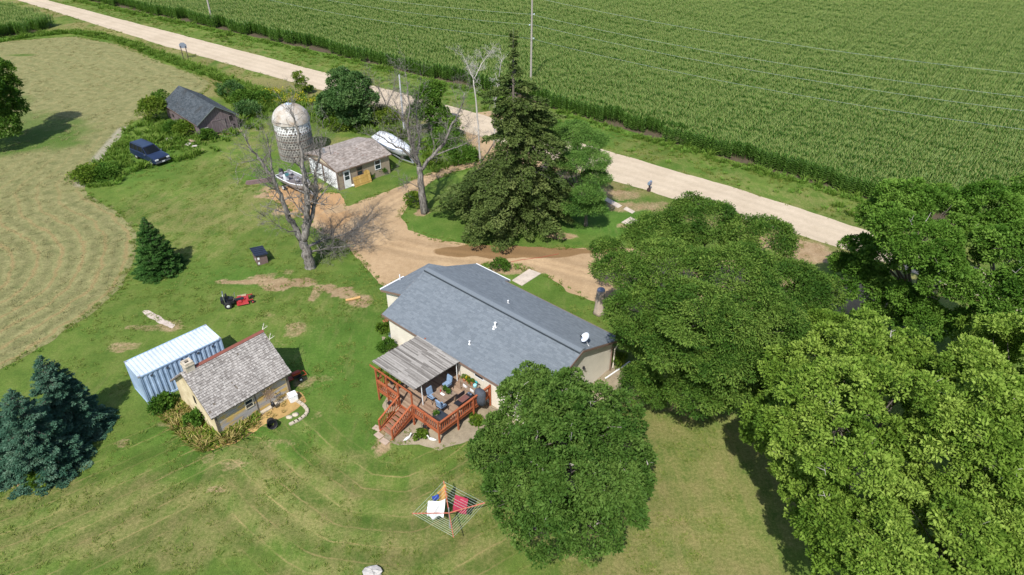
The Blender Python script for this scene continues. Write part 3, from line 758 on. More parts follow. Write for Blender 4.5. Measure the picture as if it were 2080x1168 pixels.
for a0,a1,b0,b1 in ((-.3,.3,-.3,-.14),(-.3,.3,.14,.3),(-.3,-.14,-.14,.14),(.14,.3,-.14,.14)): b.b2(cx+a0,cx+a1,cy+b0,cy+b1,SRZ+.44,SRZ+.60)
ch = b.build('chimney', M('pale chimney plaster', (.50,.44,.35), .9, .2, 3, .006, 20), sroof, bevel=.02)
b = MB(); b.b2(cx-.13,cx+.13,cy-.13,cy+.13,SRZ+.441,SRZ+.46); b.build('flue', DARK, ch)
def antler(name_parent, p, s):
    b = MB(); 
    for q in (-1, 1):
        a = Vector(p); pts = [a, a+Vector((.12,q*.08,.10))*s, a+Vector((.28,q*.20,.22))*s, a+Vector((.36,q*.14,.38))*s]
        b.tube(pts, [.022,.02,.016,.006], 6)
        for k, t in ((1,(.02,q*.05,.18)),(2,(.14,q*.12,.14)),(2,(.02,q*.02,.18))): b.tube([pts[k], pts[k]+Vector(t)*s], [.014,.004], 5)
    b.build('antler', simple('bleached antler', (.62,.58,.50), .6), name_parent)
antler(sh, (SLn+.28,SRV+.05,SRZ+.02), .85); antler(sh, (SLn+.28,SRV-.62,SRZ-.52), .85)
b = MB(); b.b2(3.0,5.55,-.30,-.02,0,.11); b.build('sill_stone', M('cream stone ledge', (.48,.42,.33), .9, .15, 3, .006), sh)

# ---------------------------------------------------------------- shipping container
ct = thing('shipping_container', 'pale blue corrugated shipping container with a white top behind the shed', 'container', (-25.718, 36.02, 0), math.radians(46.15))
CB = M('pale blue container paint', (.25,.36,.52), .55, .10, .9, rgb2=(.37,.49,.66), lo=.28, hi=.58); CW = M('white container roof paint', (.52,.59,.68), .55, .12, .8)
LL, WW, HH = 6.06, 2.44, 2.59
def corrug(fn, n, L0, L1):
    pts = []
    for i in range(n):
        x = L0 + (L1-L0)*i/n; s_ = (L1-L0)/n
        pts += [(x, 0), (x+s_*.30, 0), (x+s_*.42, 1), (x+s_*.80, 1), (x+s_*.92, 0)]
    pts.append((L1, 0)); return [fn(x, k) for x, k in pts]
for y0, s_ in ((.03, 1), (WW-.03, -1)):
    b = MB(); lo = corrug(lambda x, k: (x, y0+s_*.05*k, .14), 17, .09, LL-.09); hi = [(x, y, HH-.10) for x, y, z in lo]
    b.loft([lo, hi], cap=False, closed=False); b.build('side_panel', CB, ct)
b = MB(); lo = corrug(lambda x, k: (x, .06, HH-.05+.03*(1-k)), 21, .1, LL-.1); hi = [(x, WW-.06, z) for x, y, z in lo]
b.loft([lo, hi], cap=False, closed=False); b.b2(.0,.1,.06,WW-.06,HH-.06,HH-.015); b.b2(LL-.1,LL,.06,WW-.06,HH-.06,HH-.015); b.build('roof', CW, ct)
b = MB(); b.b2(.03,.07,.08,WW-.08,.12,HH-.1); b.build('end_panel', CB, ct)
b = MB(); b.b2(LL-.07,LL-.03,.08,WW/2-.01,.12,HH-.1); b.build('door', CB, ct)
b = MB(); b.b2(LL-.07,LL-.03,WW/2+.01,WW-.08,.12,HH-.1); b.build('door', CB, ct)
b = MB()
for x in (.05, LL-.05):
    for y in (.05, WW-.05): b.b2(x-.05,x+.05,y-.05,y+.05,0,HH)
for y in (.03, WW-.03):
    b.b2(.1,LL-.1,y-.03,y+.03,HH-.1,HH-.005); b.b2(.1,LL-.1,y-.03,y+.03,.02,.16)
for x in (.04, LL-.04):
    b.b2(x-.035,x+.035,.1,WW-.1,HH-.105,HH-.062); b.b2(x-.035,x+.035,.1,WW-.1,.02,.14)
b.b2(.1,LL-.1,.1,WW-.1,.10,.14); b.build('frame', CB, ct)
for x, y in ((.07,.07),(LL-.07,.07),(.07,WW-.07),(LL-.07,WW-.07)):
    b = MB(); b.box((x,y,HH-.04), (.18,.16,.12)); b.build('corner_casting', STEEL, ct, bevel=.015)
for k in range(5):
    b = MB(); b.b2(.75+k*1.12,.93+k*1.12,-.012,.0,HH-.42,HH-.25); b.build('air_vent', simple('dark vent', (.06,.07,.09), .6), ct)

# ---------------------------------------------------------------- old garage with white doors
ga = (-19.15, 70.1); ang = math.radians(43)
gr = thing('garage', 'old tan garage with white double doors and a worn shingle roof', 'garage', (*ga, 0), ang)
TAN = siding_mat('tan boards', (.33,.27,.20), .16, .8); GSH = shingle_mat('worn brown grey shingles', (.215,.18,.155), (.38,.335,.305), .95, ((.10,.08,.07), 1.6, .61, 5))
GL, GD, GZ, GR_ = 6.75, 6.5, 2.45, 3.2
b = MB()
for u, e in ((0,.12),(GL,-.12)): b.extrude([(u,0,GZ-.05),(u,GD,GZ-.05),(u,GD,GZ),(u,GD/2,GR_-.1),(u,0,GZ)], (e,0,0))
b.build('gable', M('cream gable boards', (.60,.50,.36), .8, .12, 2), gr)
b = MB(); b.b2(0,GL,0,.12,0,GZ-.052); b.b2(0,GL,GD-.12,GD,0,GZ-.052); b.b2(GL-.12,GL,.12,GD-.12,0,GZ-.052); b.b2(.05,.12,.12,GD-.12,0,GZ-.052); b.build('wall', TAN, gr)
b = MB(); kk = (GR_-GZ)/(GD/2); o = .28
for s in (0, 1):
    y = -o if not s else GD+o; z = GZ-o*kk
    poly = [(-.25,y,z),(GL+.25,y,z),(GL+.25,GD/2,GR_),(-.25,GD/2,GR_)]; b.loft([[(p[0],p[1],p[2]-.12) for p in poly], poly])
groof = b.build('roof', FASCIA, gr)
hy = math.hypot(GD/2+o, GR_-GZ+o*kk); b = MB()
shingles(b, (-.25,-o,GZ-o*kk), (1,0,0), GL+.5, (0,GD/2+o,GR_-GZ+o*kk), hy, .16, .3, .016, seed=8, jit=.06, gaps=.015)
shingles(b, (-.25,GD+o,GZ-o*kk), (1,0,0), GL+.5, (0,-(GD/2+o),GR_-GZ+o*kk), hy, .16, .3, .016, seed=9, jit=.06, gaps=.01)
b.build('shingles', GSH, groof)
for y0, y1 in ((.28,3.0),(3.35,6.2)):
    b = MB(); b.b2(-.05,.045,y0,y1,.02,2.05)
    for k in range(1, 4): b.b2(-.062,-.052,y0+.05,y1-.05,.02+k*.5,.04+k*.5)
    b.build('garage_door', WHITE, gr)
b = MB(); b.b2(-.07,.05,3.02,3.33,0,2.12); b.b2(-.07,.05,0,.26,0,2.12); b.b2(-.07,.05,.26,6.4,2.07,2.19); b.build('door_trim', wood_mat('dark trim', (.11,.08,.06), (.18,.13,.1)), gr)
b = MB(); b.b2(.62,1.5,-.05,-.002,.03,2.1)
d_ = b.build('door', WHITE, gr)
b = MB(); b.b2(.78,1.34,-.062,-.051,1.5,1.92); b.b2(.78,1.34,-.062,-.051,1.0,1.42); b.build('door_window', GLASS, d_)
b = MB(); b.b2(.54,.618,-.04,-.002,0,2.16); b.b2(1.502,1.58,-.04,-.002,0,2.16); b.build('door_frame', FASCIA, gr)
window(gr, (2.75,-.003,1.55), .75, 1.1, 'x', .05, FASCIA); window(gr, (5.15,-.003,1.55), .8, 1.15, 'x', .05)
b = MB(); b.tube([(1.0,GD/2-.4,GR_-.2),(.95,GD/2-.5,GR_+.9)], .03, 6); b.build('roof_pole', BLACK, gr)
b = MB(); b.box((.7,GD/2+.5,GR_+.1), (.2,.2,.65)); b.build('flue_pipe', STEEL, gr)

# ---------------------------------------------------------------- concrete stave silo with patchy dome
sc_ = G(601, 322); sc_ = (sc_[0]-.0, sc_[1]+.9)
SR = 2.12; SHT = 4.55
sl = thing('silo', 'round grey slotted silo with a stained pale dome', 'silo', (*sc_, 0))
conc2 = M('grey silo blocks', (.235,.225,.205), .95, .22, 1.3, .012, 14, rgb2=(.34,.32,.29))
b = MB(); nb = 38; courses = 14; hC = SHT/courses
for i in range(courses):
    z0 = i*hC; z1 = z0+hC-.012; off = (i % 2)*.5; white = i >= courses-4
    for k in range(nb):
        if i < courses-1:
            t0 = 2*math.pi*(k+off)/nb; t1 = 2*math.pi*(k+off+.56)/nb
        else: t0 = 2*math.pi*(k+off)/nb; t1 = 2*math.pi*(k+off+.92)/nb
        ro = SR+random.uniform(-.01,.012); ri = SR-.14
        c_ = [(r*math.cos(t), r*math.sin(t), z) for z in (z0,z1) for r, t in ((ri,t0),(ro,t0),(ro,t1),(ri,t1))]
        b.add(c_, [(0,3,2,1),(4,5,6,7),(0,1,5,4),(1,2,6,5),(2,3,7,6),(3,0,4,7)], 1 if white and random.random() > .12 else 0)
    # mortar band closing the lower part of each slot
    b.lathe((0,0,0), [(SR-.10,z0),(SR-.02,z0),(SR-.02,z0+hC*.36),(SR-.10,z0+hC*.36)], 46, 1 if white else 0)
b.lathe((0,0,0), [(SR-.16,0),(SR-.15,SHT)], 46, 2)
b.build('wall', [conc2, M('flaking white limewash', (.66,.66,.65), .9, .22, 2.4), DARK], sl)
m = NT('stained dome'); v = m.coord('Object'); n = m.noise(v, .75, 6, .65, .4); n2 = m.noise(v, 4, 4)
c = m.ramp(n, [(.28,(.27,.20,.14)),(.40,(.37,.31,.25)),(.50,(.43,.39,.34)),(.66,(.52,.51,.49))])
c = m.mix(1.0, c, m.ramp(n2, [(.3,.86),(.7,1.08)]), 'MULTIPLY'); m.principled(c, .85, 0, .25, m.bump(n2, .3, .01))
b = MB(); prof = [(SR+.10,SHT-.05),(SR+.10,SHT+.03)]+[((SR+.08)*math.cos(a), SHT+.03+1.95*math.sin(a)) for a in [math.radians(x) for x in (6,14,22,31,40,50,60,70,79)]]+[(.02,SHT+1.98)]
b.lathe((0,0,0), prof, 40); dome = b.build('dome', m.mat, sl, smooth=True)
b = MB(); b.lathe((0,0,SHT+1.88), [(.42,0),(.40,.12),(.02,.17)], 16); b.build('cap', simple('pale blue cap', (.52,.60,.70), .5), dome, smooth=True)
b = MB(); 
for z in (.7,1.6,2.5,3.4): b.lathe((0,0,z), [(SR+.015,-.02),(SR+.03,-.02),(SR+.03,.02),(SR+.015,.02)], 40)
b.build('hoop', simple('rusty hoops', (.16,.10,.07), .8), sl)

# ---------------------------------------------------------------- weathered barn
bo = (-40.13, 85.09); bang = math.radians(43.8)
bn = thing('barn', 'low weathered purple grey wooden barn with a dark slate coloured roof', 'barn', (*bo, 0), bang)
m = NT('bleached red barn boards'); v = m.coord('Object', (5,5,.35)); n = m.noise(v, 1.4, 6, .7); n2 = m.noise(m.coord('Object'), 1.1, 5, .6)
c = m.ramp(n, [(.28,(.075,.058,.060)),(.55,(.17,.135,.140)),(.78,(.28,.235,.240))]); c = m.mix(m.math('MULTIPLY', m.math('SUBTRACT', n2, .5), 2, clamp=True), c, (.20,.14,.145))
m.principled(c, .95, 0, .1, m.bump(n, .6, .02)); BARNW = m.mat
BW, BL, BZ, BR = 5.1, 10.9, 2.1, 3.78
b = MB()
for y, e in ((0,.1),(BL,-.1)): b.extrude([(0,y,0),(BW,y,0),(BW,y,BZ),(BW/2,y,BR-.1),(0,y,BZ)], (0,e,0))
b.b2(0,.1,.1,BL-.1,0,BZ); b.b2(BW-.1,BW,.1,BL-.1,0,BZ)
for k in range(25): b.b2(k*.2+.005, k*.2+.03, -.018, -.002, 0, BZ+.0)
b.build('wall', BARNW, bn)
b = MB(); kk = (BR-BZ)/(BW/2); o = .3
for s in (0, 1):
    x = -o if not s else BW+o; z = BZ-o*kk
    poly = [(x,-.3,z),(x,BL+.25,z),(BW/2,BL+.25,BR),(BW/2,-.3,BR)]; b.loft([[(p[0],p[1],p[2]-.1) for p in poly], poly])
broof = b.build('roof', FASCIA, bn)
BSH = shingle_mat('blue black shingles', (.042,.052,.060), (.082,.096,.108), .95, ((.045,.045,.045), .55, .53, 5))
hy = math.hypot(BW/2+o, BR-BZ+o*kk); b = MB()
shingles(b, (-o,-.3,BZ-o*kk), (0,1,0), BL+.55, (BW/2+o,0,BR-BZ+o*kk), hy, .18, .33, .014, seed=11, jit=.05)
shingles(b, (BW+o,-.3,BZ-o*kk), (0,1,0), BL+.55, (-(BW/2+o),0,BR-BZ+o*kk), hy, .18, .33, .014, seed=12, jit=.05)
b.build('shingles', BSH, broof)
b = MB(); b.extrude([(-o,-.34,BZ-o*kk-.10),(BW/2,-.34,BR-.10),(BW/2,-.34,BR+.0),(-o,-.34,BZ-o*kk)], (0,.036,0)); b.extrude([(BW+o,-.34,BZ-o*kk-.10),(BW/2,-.34,BR-.10),(BW/2,-.34,BR+.0),(BW+o,-.34,BZ-o*kk)], (0,.036,0)); b.build('rake_board', simple('grey green rake', (.13,.16,.15), .7), bn)
b = MB(); b.b2(1.7,3.5,-.075,-.02,.25,1.95)
for x0, x1, z0, z1 in ((1.7,3.5,.25,.38),(1.7,3.5,1.82,1.95)): b.b2(x0,x1,-.10,-.077,z0,z1)
b.b2(1.7,1.8,-.10,-.077,.38,1.82); b.b2(3.4,3.5,-.10,-.077,.38,1.82); b.build('barn_door', BARNW, bn)
b = MB(); b.b2(4.1,4.6,-.03,-.02,1.35,2.0); b.build('opening', DARK, bn); b = MB(); b.b2(4.05,4.65,-.06,-.02,2.0,2.07); b.b2(4.05,4.1,-.06,-.02,1.28,2.0); b.b2(4.6,4.65,-.06,-.02,1.28,2.0); b.build('window_frame', BARNW, bn)
b = MB(); b.b2(4.45,4.7,-.03,-.02,.05,.85); b.build('opening', DARK, bn)
window(bn, (.85,-.02,1.0), .6, .6, 'x', .05, simple('flaking white frame', (.45,.44,.42), .8))
for k in range(4):
    b = MB(); b.b2(-.02,-.002,1.4+k*2.3,2.1+k*2.3,.55,1.05); b.build('opening', DARK, bn)

# ---------------------------------------------------------------- small brown outfeed hut
hp = G(524.5, 540.0)
ht = thing('hut', 'small brown hut with a dark metal roof on the lawn', 'hut', (*hp, 0), math.radians(33))
b = MB(); BRN = wood_mat('purple brown boards', (.13,.085,.075), (.21,.15,.14), (9,9,1))
b.b2(0,.95,0,1.45,0,1.0); b.build('wall', BRN, ht)
b = MB(); b.box((.475,.725,1.08), (1.2,1.75,.06), tilt=(math.radians(5),'Y'))
for k in range(5): b.box((.475,.0+k*.36,1.125), (1.2,.03,.03), tilt=(math.radians(5),'Y'))
b.build('roof', M('dark blue sheet metal', (.035,.045,.075), .4, .2, 2, 0, 20, .4), ht)
b = MB(); b.b2(.07,.25,-.02,-.002,.60,.86); b.build('window', WHITE, ht); b = MB(); b.b2(.05,.2,-.02,-.002,.12,.34); b.build('hatch', WHITE, ht)
b = MB(); b.b2(-.02,-.002,.55,.68,.3,.5); b.build('hatch', WHITE, ht)
# ================================================================ trees and plants
def unit(a): return a/np.maximum(np.linalg.norm(a, axis=-1, keepdims=True), 1e-9)
def leaf_quads(Pt, D, N, s, asp=.55, fold=.12):
    """one folded rhombus per leaf: base, side, tip, side"""
    D = unit(D); S = unit(np.cross(N, D)); N = np.cross(D, S); s = np.asarray(s)[:, None]
    a = Pt; c = Pt + D*s; m = Pt + D*s*.48 + N*s*fold
    return np.stack([a, m + S*s*asp*.5, c - N*s*.08, m - S*s*asp*.5], 1)
def sphere(n, rng):
    return unit(rng.normal(size=(n, 3)))
def lobe_surface(lobes, n, rng, lo=.78, hi=1.0, zmin=-.55, deep=.74):
    """points scattered on the outer skin of a union of ellipsoids; returns points, outward directions"""
    Lb = np.array([l if len(l) == 6 else (*l[:3], l[3], l[3], l[3]) for l in lobes], float)
    area = (Lb[:,3]*Lb[:,4])**.9; pr = area/area.sum(); out = []; nn = []
    got = 0
    for _ in range(40):
        k = rng.choice(len(Lb), size=n, p=pr); d = sphere(n, rng); d = d[(d[:,2] > zmin)]; k = k[:len(d)]
        fr = rng.uniform(lo, hi, len(d))[:, None]; p = Lb[k,:3] + d*Lb[k,3:]*fr
        q = np.linalg.norm((p[:,None,:]-Lb[None,:,:3])/Lb[None,:,3:], axis=2); q[np.arange(len(p)), k] = 9
        ok = q.min(1) > deep; out.append(p[ok]); nn.append(unit(d[ok]/Lb[k[ok],3:])); got += ok.sum()
        if got >= n: break
    return np.concatenate(out)[:n], np.concatenate(nn)[:n]
def bumpy(lobes, rng, k=9, sub=.42, core=.84):
    """break smooth lobes into a shrunken core with many smaller swellings"""
    out = []
    for l in lobes:
        l = l if len(l) == 6 else (*l[:3], l[3], l[3], l[3]); out.append((*l[:3], l[3]*core, l[4]*core, l[5]*core))
        for d in sphere(k, rng):
            if d[2] < -.35: d[2] *= -1
            f = sub*rng.uniform(.65, 1.2); q = 1.03 - f*rng.uniform(.85, 1.1)
            out.append((l[0]+d[0]*l[3]*q, l[1]+d[1]*l[4]*q, l[2]+d[2]*l[5]*q, l[3]*f, l[4]*f, max(l[5]*f, .55*l[3]*f*(l[5]/l[3])**.3)))
    return out
def foliage(cl, cn, cr, nl, size, rng, flat=.6, asp=.55, droop=0.0, tone=.28, up=.55, spread=.5, fill=.35):
    """clumps of leaves: each clump is a puff, denser on its outer side"""
    n = len(cl); K = rng.poisson(nl, n); idx = np.repeat(np.arange(n), K); m = len(idx)
    r = cr*(rng.uniform(.65, 1.3, n))[idx][:, None]
    d = sphere(m, rng) + cn[idx]*.55; d[:,2] += .25; d = unit(d)
    rad = rng.uniform(fill, 1, m)[:, None]**.7
    off = d*r*rad; off[:,2] *= flat
    p = cl[idx] + off
    D = d + rng.normal(size=(m,3))*spread; D[:,2] -= droop
    N = rng.normal(size=(m,3))*.45 + d*.35; N[:,2] += up
    drift = (fbm(cl[:,0]*.45+31+cl[:,2]*.2, cl[:,1]*.45+17+cl[:,2]*.25, 5, 3)-.5)*1.3
    t = np.clip(.5 + rng.normal(0, tone, n)*.8 + drift, 0, 1)[idx] + rng.normal(0, .06, m)
    return leaf_quads(p, D, N, size*rng.uniform(.5, 1.5, m), asp), np.clip(t, 0, 1)
def limb_path(a, b, rng, bend=.12, n=6):
    a = np.array(a, float); b = np.array(b, float); L_ = np.linalg.norm(b-a); pts = []
    o = rng.normal(size=3)*bend*L_; o[2] = abs(o[2])*.3
    for i in range(n+1):
        t = i/n; pts.append(tuple(a + (b-a)*t + o*math.sin(math.pi*t)*.6 + rng.normal(size=3)*.012*L_*(0 < i < n)))
    return pts
TWIGM = M('bleached twig wood', (.40,.37,.34), .9, .15, 5)
BARK = wood_mat('grey brown bark', (.085,.070,.058), (.20,.175,.15), (3,3,.7), .95)
def broad_tree(name, label, cat, base, lobes, lm, nclump, cr, nl, size, seed, rt=.35, group=None, bark=None, flat=.6, asp=.55, droop=0, tone=.26, deep=.74, twigs=0, up=.55, zmin=-.55, loc_lobes=False, lo=.78, spread=.5, forkz=.28, bump=(9,.42,.84), gaps=0.0):
    """trunk, limbs into every lobe, and a crown of leaf clumps on the lobes"""
    rng = np.random.default_rng(seed)
    if not loc_lobes: lobes = [tuple([l[0]-base[0], l[1]-base[1], *l[2:]]) for l in lobes]
    root = thing(name, label, cat, base, 0, group)
    top = max(l[2] for l in lobes); b = MB()
    cx = np.mean([l[0] for l in lobes]); cy = np.mean([l[1] for l in lobes])
    fk = (cx*.15, cy*.15, top*forkz)
    b.tube([(0,0,-.05),(0,0,.25),(fk[0]*.5,fk[1]*.5,fk[2]*.5),fk], [rt*1.5,rt*1.12,rt*.95,rt*.85], 10)
    for l in lobes:
        pts = limb_path(fk, (l[0], l[1], l[2]-l[-1]*.1), rng); b.tube(pts, list(np.linspace(rt*.5, rt*.11, len(pts))), 6, cap=False)
        for _ in range(5):
            d = sphere(1, rng)[0]; d[2] = abs(d[2])*.6; r_ = np.array(l[3:6] if len(l) == 6 else (l[3],)*3)
            p2 = limb_path(pts[random.choice((3,4,5,6))], np.array(l[:3])+d*r_*.95, rng, .1, 4); b.tube(p2, list(np.linspace(rt*.14, .012, len(p2))), 4, cap=False)
    b.build('trunk', bark or BARK, root, smooth='all')
    cl, cn = lobe_surface(bumpy(lobes, rng, *bump), nclump, rng, lo=lo, deep=deep, zmin=zmin)
    if gaps:
        hole = fbm(cl[:,0]*.55+cl[:,2]*.37+seed, cl[:,1]*.55-cl[:,2]*.29, seed, 3); keep = hole > gaps; cl, cn = cl[keep], cn[keep]
    Q, t = foliage(cl, cn, cr, nl, size, rng, flat, asp, droop, tone, up, spread)
    quadmesh('crown', Q, lm, t, root)
    if twigs:
        b = MB(); k = rng.choice(len(cl), twigs)
        for i in k:
            a = cl[i] - cn[i]*.5; e = cl[i] + cn[i]*cr*.75 + rng.normal(size=3)*.28
            pts = limb_path(a, e, rng, .15, 4); b.tube(pts, list(np.linspace(.035, .008, 5)), 4, cap=False)
            for q in range(3):
                s0 = np.array(pts[q+1]); b.tube([s0, s0 + rng.normal(size=3)*.22 + cn[i]*.10], [.016, .005], 4, cap=False)
        b.build('dead_twigs', TWIGM, root)['kind'] = 'stuff'
    return root
def LP(*q):   # lobes from (px, py, height, radius[, flatten])
    r = []
    for l in q:
        x, y = G(l[0], l[1], l[2]); f = l[4] if len(l) > 4 else 1
        r.append((x, y, l[2], l[3], l[3], l[3]*f))
    return r

LM_HACK = leafmat('mid green leaves', (.042,.100,.016), (.078,.152,.026), (.138,.222,.048), .30)
LM_YEL = leafmat('yellow green leaves', (.084,.160,.019), (.165,.268,.036), (.295,.40,.076), .32)
LM_DK = leafmat('bright green ash leaves', (.050,.125,.014), (.095,.195,.025), (.170,.29,.048), .32)
LM_LOC = leafmat('locust leaflets', (.040,.100,.014), (.086,.164,.024), (.172,.258,.048), .28)
LM_SHR = leafmat('shrub leaves', (.038,.098,.012), (.076,.158,.020), (.14,.235,.036), .28)
LM_SHY = leafmat('yellow green shrub leaves', (.060,.12,.012), (.12,.19,.022), (.22,.27,.035), .28)
LM_SHB = leafmat('blue green shrub leaves', (.038,.095,.026), (.076,.155,.044), (.135,.225,.075), .25)

broad_tree('shade_tree', 'round dense mid green tree with bleached twigs hiding the house corner', 'tree', (*G(1165,985), 0),
    LP((1140,818,7.4,1.97),(1200,835,6.4,1.60),(1062,850,6.4,2.07),(1030,930,4.9,1.88),(1130,890,8.6,2.54),(1220,880,7.4,2.44),(1268,935,5.4,1.88),(1150,985,7.6,2.54),(1240,1005,5.8,2.16),(1062,1015,5.4,2.16),(1110,1085,4.0,1.79),(1190,1080,4.2,1.88),(1075,790,5.6,1.41),(1000,915,3.8,1.22)),
    LM_HACK, 1750, .38, 100, .145, 11, .32, twigs=70, gaps=.31, flat=.65, tone=.24, lo=.66, bump=(11,.38,.80))
broad_tree('locust_tree', 'wide feathery dark green locust tree spreading over the driveway and house end', 'tree', (*G(1440,745), 0),
    LP((1335,480,7.5,2.4,.6),(1425,450,8.6,2.8,.6),(1535,495,8.2,2.8,.6),(1265,548,6.4,1.9,.6),(1370,555,9.4,2.9,.6),(1480,565,9.8,3,.6),(1595,585,7.6,2.6,.6),(1655,600,6.2,1.9,.6),(1310,640,7.6,2.5,.6),(1420,645,9.4,2.8,.6),(1530,645,8.8,2.8,.6),(1610,655,6.3,2.2,.6),(1390,720,7.2,2.3,.6),(1480,725,7.4,2.5,.6),(1312,690,5.2,1.6,.6),(1440,785,4.8,1.8,.7),(1505,765,4.8,1.8,.7),(1350,735,4.6,1.8,.8),(1400,790,4.2,1.5,.9),(1455,795,3.6,1.2,1),(1238,508,5.4,1.1,.6)),
    LM_LOC, 2400, .68, 135, .15, 12, .36, flat=.40, asp=.40, droop=.35, tone=.34, spread=.35, up=.7, bump=(9,.46,.86))
broad_tree('young_locust', 'small dark green tree beside the rock bed at the house end', 'tree', (*G(1308,812), 0),
    LP((1306,772,3.0,1.2,.8),(1288,790,2.2,.9),(1328,798,2.1,1.0),(1312,750,3.2,.8)), LM_LOC, 170, .5, 110, .135, 13, .09, flat=.4, asp=.36, droop=.35, spread=.35, up=.7)
broad_tree('maple_tree', 'yellow green tree nearest the lawn, its left edge over a dark shadow', 'tree', (*G(1730,985), 0),
    LP((1615,790,7.6,2.6),(1745,735,9.2,2.9),(1800,820,10.2,2.9),(1640,905,7.6,2.8),(1735,930,9.2,2.8),(1572,880,5.8,2.1),(1700,835,9.8,2.9),(1845,755,8.2,2.2),(1640,990,5.6,1.8),(1690,680,7,2)),
    LM_YEL, 1650, .36, 95, .16, 14, .34, flat=.7, tone=.26, lo=.66, gaps=.37, bump=(9,.44,.72), twigs=14)
broad_tree('maple_tree', 'large yellow green tree at the right edge, behind the branchy dark gap', 'tree', (*G(2000,960), 0),
    LP((1955,800,8.8,2.7),(2060,740,8,3),(2010,890,10.2,3.0),(1915,920,8.8,2.6),(2090,940,9.5,3),(1960,1000,8.4,2.5),(1900,830,7,1.9),(2150,850,8,3),(2000,690,6.5,1.8)),
    LM_YEL, 1650, .36, 95, .16, 15, .34, flat=.7, tone=.26, lo=.66, gaps=.37, bump=(9,.44,.72), twigs=8)
broad_tree('maple_tree', 'yellow green tree cut off by the bottom edge of the photo', 'tree', (*G(1880,1230), 0),
    LP((1725,1085,6.6,2.2),(1815,1100,7.8,2.5),(1925,1100,8,2.4),(2035,1085,7.6,2.6),(1860,1175,6.8,2.4),(2000,1180,6.6,2.5),(1740,1165,5.4,2.0),(2090,1170,6.5,2.2)),
    LM_YEL, 1320, .36, 95, .16, 16, .32, flat=.7, tone=.26, lo=.66, gaps=.37, bump=(9,.44,.72), twigs=10)
broad_tree('ash_tree', 'tall bright green tree standing between the road and the yellow green trees', 'tree', (*G(1845,668), 0),
    LP((1850,400,11.8,2.0,.75),(1798,432,9.8,1.9,.75),(1915,430,11.2,2.2,.75),(1880,505,10.8,2.4,.75),(1795,520,7.6,1.9,.7),(1755,575,5.2,2.0,.75),(1720,545,4.6,1.4,.8),(1800,640,4.0,1.6,.8),(1920,560,8.8,2.1,.7),(1850,615,6.2,1.6,.7),(1745,505,6.6,1.3,.7),(1830,470,11,2.2,.75),(1790,600,5.2,1.8,.7),(1880,660,5.0,1.7,.8)),
    LM_DK, 1050, .46, 105, .175, 17, .30, flat=.55, tone=.26, lo=.68, gaps=.36, bump=(9,.44,.78), twigs=6)
broad_tree('ash_tree', 'tall bright green tree cut off by the right edge of the photo', 'tree', (*G(1985,735), 0),
    LP((2015,425,11.2,2.2,.75),(2065,505,11,2.6,.75),(1995,595,8.6,2.2,.7),(2060,640,8.6,2.3,.7),(1975,660,6,1.7,.7),(2100,410,11,2.3,.75),(2110,600,9.5,2.8),(1975,500,9.8,1.7,.7),(2010,700,5.6,1.6)),
    LM_DK, 1050, .46, 105, .175, 18, .30, flat=.55, tone=.26, lo=.68, gaps=.36, bump=(9,.44,.78), twigs=22)
broad_tree('field_tree', 'dark tree at the left edge throwing its shadow on the hay', 'tree', (*G(-20,290), 0),
    LP((-5,150,8,1.8),(12,205,5.4,1.7),(28,225,4.0,1.4),(-35,190,7,2.4),(10,255,2.8,1.8),(-30,260,3,2.2),(18,175,6.4,1.1)), LM_SHR, 430, .6, 62, .26, 19, .25, flat=.7, tone=.3)
broad_tree('box_elder', 'big rounded green tree beside the road behind the garage', 'tree', (*G(712,246), 0),
    LP((690,165,6.0,1.6),(722,180,5.4,1.8),(676,205,3.8,1.6),(745,205,3.6,1.6),(708,235,2.0,1.5),(662,222,2.0,1.2),(700,200,4.6,1.7),(740,235,1.8,1.2)), LM_SHB, 620, .48, 64, .22, 20, .2, flat=.7, tone=.3, twigs=14)
broad_tree('box_elder', 'green tree behind the bare twigs of the second dead tree', 'tree', (*G(872,262), 0),
    LP((868,205,4.4,1.6),(885,235,2.8,1.6),(850,235,2.6,1.3),(905,255,1.6,1.4),(880,185,5,1.1)), LM_SHR, 280, .6, 58, .24, 21, .16, flat=.7, twigs=8)
broad_tree('pine_tree', 'light green pine with flat branch pads right of the big spruce', 'tree', (*G(1190,458), 0),
    LP((1170,268,8.6,1.53,.5),(1145,295,7.4,1.65,.5),(1195,290,8,1.65,.5),(1205,325,6.8,1.53,.5),(1165,330,7,1.42,.5),(1208,362,5.2,1.30,.5),(1140,345,5.6,1.30,.5),(1190,395,4.2,1.53,.5),(1205,420,2.8,1.18,.5),(1170,420,2.8,1.30,.5),(1130,262,8,1.18,.5)),
    leafmat('light pine needles', (.045,.120,.020), (.095,.190,.036), (.165,.28,.062), .22), 900, .50, 80, .20, 22, .17, flat=.5, asp=.22, tone=.24, up=.3, spread=.6)
broad_tree('sapling', 'thin young tree by the roadside', 'tree', (*G(612,190), 0), LP((606,155,2.6,.6),(612,172,1.5,.8),(618,165,2,.5)), LM_SHY, 46, .4, 40, .2, 23, .06)

